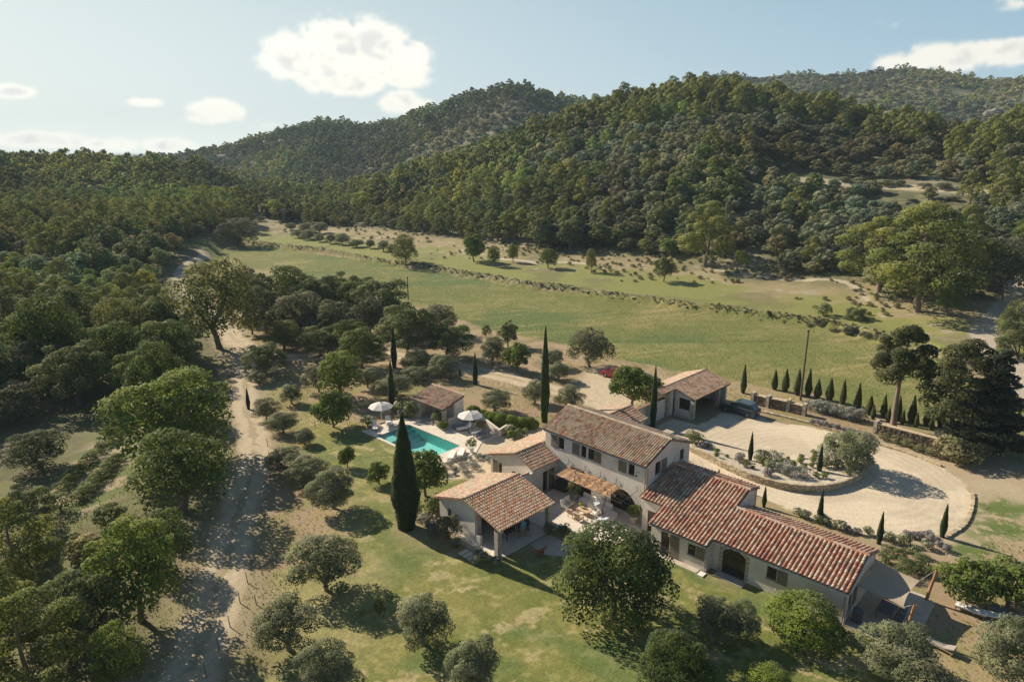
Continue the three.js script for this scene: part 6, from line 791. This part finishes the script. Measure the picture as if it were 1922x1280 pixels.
// patio with shade sail at the end of the long wing
slab('patio', WINGF, [[.02, .1], [.02, -7.6], [3.6, -7.6], [4.2, -6.9], [4.2, -1.8], [3.6, .1]], -.1, .05, CONCRETE);
{
  const [ox, , oz] = W2(WINGF, 0, 0), g = thing('shade_sail', 'sand-coloured shade sail stretched from the long wing to two wooden poles', 'shade sail', ox, 0, oz, -WINGF[2] * D2R), n = 14, pos = [], idx = [], c = [[.1, 2.30, -1.7], [3.1, 2.05, -1.75], [3.2, 2.25, -5.6], [.1, 2.55, -5.9]];
  for (let i = 0; i <= n; i++) for (let j = 0; j <= n; j++) { const u = i / n, v = j / n, q = [0, 1, 2].map((k) => lerp(lerp(c[0][k], c[1][k], u), lerp(c[3][k], c[2][k], u), v)), pu = .22 * Math.sin(Math.PI * u), pv = .22 * Math.sin(Math.PI * v); pos.push(q[0] + (.5 - u) * 2 * pv * Math.pow(Math.abs(2 * u - 1), 2) * .8, q[1] - .22 * Math.sin(Math.PI * u) * Math.sin(Math.PI * v), q[2] + (v - .5) * 2 * pu * Math.pow(Math.abs(2 * v - 1), 2) * .8); } for (let i = 0; i < n; i++) for (let j = 0; j < n; j++) { const a = i * (n + 1) + j; idx.push(a, a + n + 1, a + 1, a + n + 1, a + n + 2, a + 1); }
  const q = new THREE.BufferGeometry(); q.setAttribute('position', new THREE.Float32BufferAttribute(pos, 3)); q.setIndex(idx); q.computeVertexNormals(); part(g, 'cloth', q, new THREE.MeshPhysicalMaterial({ color: rgb(.44, .35, .25), roughness: .95, transmission: .2, thickness: 0, side: THREE.DoubleSide }));
  part(g, 'spar', straight([.6, 2.28, -1.66], [3.25, 2.05, -1.66], .025), WOODBEAM); part(g, 'tie_rope', mergeGeometries([straight([3.1, 2.05, -1.75], [3.5, 2.35, -1.9], .012), straight([3.2, 2.25, -5.6], [3.75, 2.6, -7.0], .012)]), LIMEWASH);
  const post = (x, z, lx, lz, h, label) => { const o = tag(new THREE.Mesh(limb(new V3(0, -.2, 0), new V3(lx, h, lz), .11, .10, .01, 3, 3, 9), WOODPOLE), 'sail_post', label, 'post', 'wooden posts of the shade sail'); o.position.set(...W2(WINGF, x, z)); o.rotation.y = -WINGF[2] * D2R; };
  post(3.46, -1.97, .25, 0, 2.45, 'reddish wooden post at the near corner of shade sail'); post(3.57, -7.1, .35, .05, 2.75, 'reddish leaning wooden post at the far corner of shade sail');
  const T = (name, label, cat, x, z, t = 0) => thing(name, label, cat, ...W2(WINGF, x, z, .05), -WINGF[2] * D2R + t), DK = M(.09, .10, .12, .6);
  const tb = T('patio_table', 'dark table in the shade under the sail', 'table', 1.9, -3.2); part(tb, 'table_top', new THREE.BoxGeometry(1.0, .05, 2.2).translate(0, .73, 0), DK); for (const [a, b] of [[-.42, -1], [.42, -1], [-.42, 1], [.42, 1]]) part(tb, 'leg', bars([[a - .03, 0, b - .03, a + .03, .7, b + .03]]), DK);
  [[2.75, -3.9, 'dark slatted chair at the outer side of patio table, far one'], [2.75, -3.2, 'dark slatted chair at the outer side of patio table, middle'], [2.75, -2.5, 'dark slatted chair at the outer side of patio table, near one']].forEach(([x, z, l]) => { const c = T('patio_chair', l, 'chair', x, z, -1.57); part(c, 'seat', new THREE.BoxGeometry(.45, .05, .45).translate(0, .45, 0), DK); part(c, 'backrest', bars([0, 1, 2, 3].map((k) => [-.22, .55 + k * .1, -.24, .22, .61 + k * .1, -.21])), DK); for (const [a, b] of [[-.2, -.2], [.2, -.2], [-.2, .2], [.2, .2]]) part(c, 'leg', bars([[a - .02, 0, b - .02, a + .02, .43, b + .02]]), DK); });
  const gr = T('grill_cart', 'dark grill cart by the wall of the shaded patio', 'grill', .6, -.9); part(gr, 'body', bars([[-.3, .1, -.25, .3, .85, .25]]), DK); part(gr, 'lid', new THREE.CylinderGeometry(.26, .26, .58, 12, 1, false, 0, Math.PI).rotateZ(Math.PI / 2).translate(0, .86, 0), DK);
  const wpt = (px, py) => { const p = spot(px, py); return [p.x, p.z, 0]; };
  lounger(wpt(1822, 1150), 0, 0, -.75, 'white sun lounger under the fig trees, leftmost', { y: 0, back: .1, group: 'loungers at the lower right' }); lounger(wpt(1853, 1158), 0, 0, -.55, 'white sun lounger under the fig trees, middle', { y: 0, back: .2, group: 'loungers at the lower right' }); lounger(wpt(1886, 1156), 0, 0, -.9, 'white sun lounger under the fig trees, rightmost', { y: 0, back: .5, group: 'loungers at the lower right', mat: GREYC });
  lounger(wpt(1762, 1216), 0, 0, -.9, 'wooden slatted lounger on the grass below the patio', { y: 0, back: .35, mat: M(.32, .28, .24), group: 'loungers at the lower right' });
}
// people and dog
function blob(bones, cell, k = .05) { // smooth union of tapered capsules, meshed
  const lo = new V3(1e9, 1e9, 1e9), hi = new V3(-1e9, -1e9, -1e9); for (const [a, b, r0, r1] of bones) for (const [p, r] of [[a, r0], [b, r1]]) { lo.min(new V3(p[0] - r, p[1] - r, p[2] - r)); hi.max(new V3(p[0] + r, p[1] + r, p[2] + r)); }
  const c = lo.clone().add(hi).multiplyScalar(.5), half = Math.max(hi.x - lo.x, hi.y - lo.y, hi.z - lo.z) / 2 + .08, n = Math.min(72, Math.ceil(half * 2 / cell)), mc = new MarchingCubes(n, new THREE.MeshBasicMaterial(), false, false, 60000); mc.isolation = 0;
  for (let z = 0; z < n; z++) for (let y = 0; y < n; y++) for (let x = 0; x < n; x++) { const px = c.x + ((x - n / 2) / (n / 2)) * half, py = c.y + ((y - n / 2) / (n / 2)) * half, pz = c.z + ((z - n / 2) / (n / 2)) * half; let d = 1e9; for (const [a, b, r0, r1] of bones) { const bx = b[0] - a[0], by = b[1] - a[1], bz = b[2] - a[2], l2 = bx * bx + by * by + bz * bz || 1e-9, t = clamp(((px - a[0]) * bx + (py - a[1]) * by + (pz - a[2]) * bz) / l2, 0, 1), q = Math.hypot(px - a[0] - bx * t, py - a[1] - by * t, pz - a[2] - bz * t) - lerp(r0, r1, t), h = clamp(.5 + .5 * (d - q) / k, 0, 1); d = lerp(d, q, h) - k * h * (1 - h); } mc.field[x + y * n + z * n * n] = -d; }
  mc.update(); const g = new THREE.BufferGeometry(); g.setAttribute('position', new THREE.Float32BufferAttribute(mc.positionArray.slice(0, mc.count * 3), 3)); g.setAttribute('normal', new THREE.Float32BufferAttribute(mc.normalArray.slice(0, mc.count * 3), 3)); g.scale(half, half, half); g.translate(c.x, c.y, c.z); return g;
}
function person(x, z, turn, label, shirt, shorts) {
  const g = thing('person', label, 'person', x, .05, z, turn, 'people standing in the covered terrace'), SKIN = M(.42, .27, .19, .7), bones = [[[0, .95, 0], [0, 1.35, 0], .14, .165], [[-.13, 1.38, 0], [.13, 1.38, 0], .085, .085], [[0, 1.42, 0], [0, 1.52, .01], .055, .055], [[0, 1.60, .01], [0, 1.67, .0], .088, .095], [[0, 1.57, .08], [0, 1.61, .10], .02, .015]];
  for (const s of [-1, 1]) { bones.push([[s * .09, .93, 0], [s * .11, .50, .02], .095, .06], [[s * .11, .50, .02], [s * .12, .08, -.02], .058, .04], [[s * .12, .04, -.03], [s * .13, .03, .14], .042, .032], [[s * .20, 1.38, 0], [s * .27, 1.10, .02], .055, .045], [[s * .27, 1.10, .02], [s * .22, .88, .14], .042, .032], [[s * .22, .88, .14], [s * .21, .80, .17], .035, .03]); for (let f = 0; f < 4; f++) bones.push([[s * (.195 + f * .012), .80, .165 + f * .012], [s * (.19 + f * .012), .725 + .01 * Math.abs(f - 1), .175 + f * .012], .010, .008]); bones.push([[s * .20, .84, .17], [s * .18, .78, .20], .012, .009]); }
  part(g, 'body', blob(bones, .028, .035), SKIN);
  const cloth = (list, m, n) => part(g, n, blob(list, .034, .05), m); cloth([[[0, .98, 0], [0, 1.36, 0], .165, .185], [[-.15, 1.38, 0], [.15, 1.38, 0], .10, .10], [[.2, 1.38, 0], [.245, 1.2, .01], .075, .07], [[-.2, 1.38, 0], [-.245, 1.2, .01], .075, .07]], shirt, 'shirt'); cloth([[[-.08, .96, 0], [.08, .96, 0], .13, .13], [[-.09, .92, 0], [-.11, .58, .015], .12, .095], [[.09, .92, 0], [.11, .58, .015], .12, .095]], shorts, 'shorts'); part(g, 'hair', new THREE.SphereGeometry(.112, 12, 8, 0, 6.3, 0, 1.75).translate(0, 1.665, -.02), M(.05, .035, .025, .9));
}
{ const q = [[972, 1009], [981, 1007], [990, 1005]].map(([x, y]) => spot(x, y, .05)); person(q[0].x, q[0].z, .6, 'person in dark clothes standing in the covered terrace, left of two others', M(.06, .06, .07), M(.05, .05, .06)); person(q[1].x, q[1].z, -.2, 'person in a light blue shirt standing in the covered terrace', M(.16, .36, .52), M(.35, .32, .27)); person(q[2].x, q[2].z, -.9, 'person in dark clothes standing right of the blue-shirted one', M(.05, .06, .09), M(.08, .07, .07));
  const d = spot(1014, 1043), g = thing('dog', 'reddish-brown dog standing in the shade before the covered terrace', 'dog', d.x, 0, d.z, .35); const bones = [[[-.30, .42, 0], [.22, .45, 0], .12, .155], [[.25, .50, 0], [.42, .66, 0], .10, .075], [[.42, .68, 0], [.50, .68, 0], .085, .07], [[.50, .66, 0], [.63, .63, 0], .055, .04], [[-.36, .45, 0], [-.58, .58, 0], .03, .015], [[.42, .73, .07], [.38, .62, .10], .03, .02], [[.42, .73, -.07], [.38, .62, -.10], .03, .02]]; for (const s of [-1, 1]) bones.push([[.22, .40, s * .09], [.20, .20, s * .09], .06, .038], [[.20, .20, s * .09], [.21, .03, s * .09], .035, .03], [[.21, .03, s * .09], [.26, .025, s * .09], .03, .025], [[-.28, .38, s * .09], [-.22, .25, s * .10], .085, .055], [[-.22, .25, s * .10], [-.36, .16, s * .09], .045, .032], [[-.36, .16, s * .09], [-.34, .03, s * .09], .03, .027], [[-.34, .03, s * .09], [-.29, .025, s * .09], .03, .025]); part(g, 'body', blob(bones, .02, .04), M(.24, .075, .035, .85)); }
// far houses, rock, pylon
{
  const farHouse = (px, py, label) => { const p = spot(px, py + 6), h = new House('far_house', label, 'house', p.x, p.z, 20, 'tiny houses in the far wood'); h.g.position.y = p.y - 1.2; h.g.scale.setScalar(.8); h.wall(-6, 4, 6, 4, 6, [[2, 1, 3.2, 4.5], [6, 1, 7.2, 4.5], [9, 1, 10.2, 4.5]]); h.wall(6, 3.68, 6, -3.68, [[0, 6], [3.68, 7.6], [7.36, 6]]); h.wall(6, -4, -6, -4, 6); h.wall(-6, -3.68, -6, 3.68, [[0, 6], [3.68, 7.6], [7.36, 6]]); const R = h.roof(); slope(R, [-6.3, 5.95, 4.3], [6.3, 5.95, 4.3], [0, 1.8, -4.3], { mix: 'pale', pitch: 1, row: 1, seed: px }); slope(R, [6.3, 5.95, -4.3], [-6.3, 5.95, -4.3], [0, 1.8, 4.3], { mix: 'pale', pitch: 1, row: 1, seed: px + 1 }); };
  farHouse(418, 293, 'tiny far house with pink roof in the wood on the left skyline slope'); farHouse(525, 301, 'tiny far house in the wood right of the other far house');
  const rp = spot(1866, 214), rg = new THREE.IcosahedronGeometry(6, 5), q = rg.attributes.position; for (let i = 0; i < q.count; i++) { const x = q.getX(i), y = q.getY(i), z = q.getZ(i), k = .45 + .9 * fbm(x * .35 + 9 + z * .1, y * .5 + z * .3, 4); q.setXYZ(i, x * k * 1.5, y * k * .8, z * k); } rg.computeVertexNormals(); const ro = tag(new THREE.Mesh(rg, M(.22, .205, .18, .95)), 'rock_outcrop', 'bare grey rock outcrop on the hill at the right', 'rock'); ro.position.set(rp.x, rp.y + .2, rp.z);
  const pp = spot(1921, 196), pg = thing('lattice_pylon', 'grey lattice mast on the right-hand skyline', 'pylon', pp.x, pp.y, pp.z, .3), L = []; for (const [a, b] of [[-1, -1], [1, -1], [1, 1], [-1, 1]]) L.push(straight([a * 1.4, -1, b * 1.4], [a * .3, 15, b * .3], .10, 4)); part(pg, 'legs', mergeGeometries(L), M(.45, .46, .47, .6)); const X = []; for (let k = 0; k < 7; k++) { const w0 = lerp(1.4, .3, k / 7.4), w1 = lerp(1.4, .3, (k + 1) / 7.4), y0 = k * 2.1, y1 = y0 + 2.1; for (const [a, b, c, d] of [[-1, 1, 1, 1], [1, 1, 1, -1], [1, -1, -1, -1], [-1, -1, -1, 1]]) X.push(straight([a * w0, y0, b * w0], [c * w1, y1, d * w1], .06, 4)); } part(pg, 'bracing', mergeGeometries(X), M(.45, .46, .47, .6)); part(pg, 'cross_arm', bars([[-2.2, 13.4, -.1, 2.2, 13.6, .1]]), M(.45, .46, .47, .6));
}
// brambles along the bank, scrub on the slope, grass
{
  const r = rng(909); let k = 0;
  for (let i = 0; i < 46; i++) { const t = i / 46, x = lerp(1385, 1695, t) + (r() - .5) * 8, y = lerp(590, 648, Math.pow(t, 1.15)) + (r() - .5) * 5, p = spot(x, y), s = .5 + r() * .9, k = ['holm', 'shrub', 'scrub', 'holm'][i % 4], f = k === 'holm' ? .24 : .75; standTree(k, p.x, p.y - .1, p.z, s * f * 1.1, s * f * .75, 'bramble_bush', 'dark bramble bush in the hedge on the bank below the terrace', 'bush', 'brambles along the bank'); }
  for (let i = 0; i < 18; i++) { const x = lerp(820, 1420, (i + r()) / 18), q = ray(x, 500), a = Math.atan2(q.x, -q.z), R = bankLine(a)[1] + .2 + r() * 1.2, X = Math.sin(a) * R, Z = -Math.cos(a) * R, s = .25 + r() * .45, o = tag(new THREE.Mesh(rockGeo[i % 4], M(.36 + .1 * r(), .32 + .08 * r(), .26, .95)), 'bank_stone', 'pale field stone lying in the grassy bank below the terrace', 'stone', 'pale stones in the bank'); o.position.set(X, land(X, Z) + s * .12, Z); o.scale.set(s * 1.3, s * .6, s); o.rotation.y = r() * 6; }
  const im = (name, label, cat, proto, spots, col) => { const m = new THREE.InstancedMesh(proto, LEAF, spots.length), q = new THREE.Quaternion(), mm = new THREE.Matrix4(), c = new THREE.Color(); spots.forEach(([x, z, s, b], i) => { q.setFromAxisAngle(new V3(0, 1, 0), r() * 6.28); mm.compose(new V3(x, land(x, z) - .02, z), q, new V3(s, s * (.8 + .5 * r()), s)); m.setMatrixAt(i, mm); const w = (r() - .5) * .3; m.setColorAt(i, c.setRGB(b * (1 + w), b, b * (1 - w * .5))); }); tag(m, name, label, cat, undefined, 'stuff'); };
  const sc = []; for (let i = 0; i < 9000 && sc.length < 520; i++) { const a = lerp(-.36, .66, r()), K = bankLine(a), Bl = baseLine(a), R = lerp(K[1] + 2, Bl[1] + 12, Math.sqrt(r())), x = Math.sin(a) * R, z = -Math.cos(a) * R, n = fbm(x * .06 + 4, z * .06, 3), t = (R - K[1]) / (Bl[1] - K[1]); if (R < K[1] + 3 || n + t * .45 < .80 || segDist(x, z, roadRight) < 5) continue; sc.push([x, z, .25 + r() * .5, .8 + .5 * r()]); }
  im('scrub', 'low scrub dotted over the stony slope between terrace and wood', 'scrub', P.scrub[0].crown, sc);
  const L = new Leaves(77); for (let i = 0; i < 9; i++) { const a = L.r() * 6.28, q = L.r() * .12, tx = Math.cos(a) * .5, tz = Math.sin(a) * .5; L.put(Math.cos(a) * q, .13, Math.sin(a) * q, Math.cos(a), .2, Math.sin(a), tx * .4, .9, tz * .4, 0, 1, 0, .30, .07, [.20 + .08 * L.r(), .20 + .05 * L.r(), .06], .05); } const tuft = L.geo();
  const bv = []; for (let i = 0; i < 800; i++) { const a = lerp(-.40, .62, r()), R = bankLine(a)[1] + .1 + r() * 1.5 + (r() < .2 ? r() * 2.5 - 1 : 0), x = Math.sin(a) * R, z = -Math.cos(a) * R; if (fbm(x * .15, z * .15, 2) < .38) continue; bv.push([x, z, .10 + r() * .22, .55 + .5 * r()]); }
  im('bank_weeds', 'dark weeds growing along the grassy bank between meadow and terrace', 'weeds', P.scrub[1].crown, bv);
  const gr = []; const bx = B.mea; while (gr.length < 60000) { const x = lerp(bx[0], bx[1], r()), z = lerp(bx[2], bx[3], r()); const p = toPx(x, 0, z); if (p[0] < -40 || p[0] > 1970 || r() > 100 / p[2] || !inside(x, z, meadow)) continue; const n = fbm(x * .09, z * .09, 3); gr.push([x, z, .22 + r() * .34, lerp(.75, 1.45, n) * (.8 + .4 * r())]); }
  im('meadow_grass', 'short tufty meadow grass between bank and garden', 'grass', tuft, gr);
  const dg = []; while (dg.length < 16000) { const x = lerp(-45, 45, r()), z = lerp(-112, -34, r()), p = toPx(x, 0, z); if (p[0] < -30 || p[0] > 1960 || p[1] > 1300) continue; const n = fbm(x * .2, z * .2, 3); if (n + (r() - .5) * .4 < .48) continue; const [a, b] = [x - MAINF[0], z - MAINF[1]], c = Math.cos(MAINF[2] * D2R), s = Math.sin(MAINF[2] * D2R), u = a * c + b * s, v = -a * s + b * c; if (u > -17.5 && u < 22 && v > -25 && v < 15.3 && !(u > 3 && v > 4)) continue; const [e, f] = [x - POOLF[0], z - POOLF[1]], c2 = Math.cos(43 * D2R), s2 = Math.sin(43 * D2R), u2 = e * c2 + f * s2, v2 = -e * s2 + f * c2; if (u2 > -5.5 && u2 < 14 && v2 > -3 && v2 < 9.4) continue; if (inside(x, z, lawn) || inside(x, z, court) || inside(x, z, parking) || inside(x, z, meadow) || inside(x, z, poolGravel) || segDist(x, z, trackUpper) < 2.2 || segDist(x, z, trackLower) < 2) continue; dg.push([x, z, .25 + r() * .4, 1.3 + .5 * r()]); }
  im('dry_grass', 'dry grass tufts scattered over the garden and grove', 'grass', tuft, dg);
}

scene.traverse((o) => { if (o.isMesh) { o.castShadow = true; o.receiveShadow = true; } });
renderer.render(scene, camera);
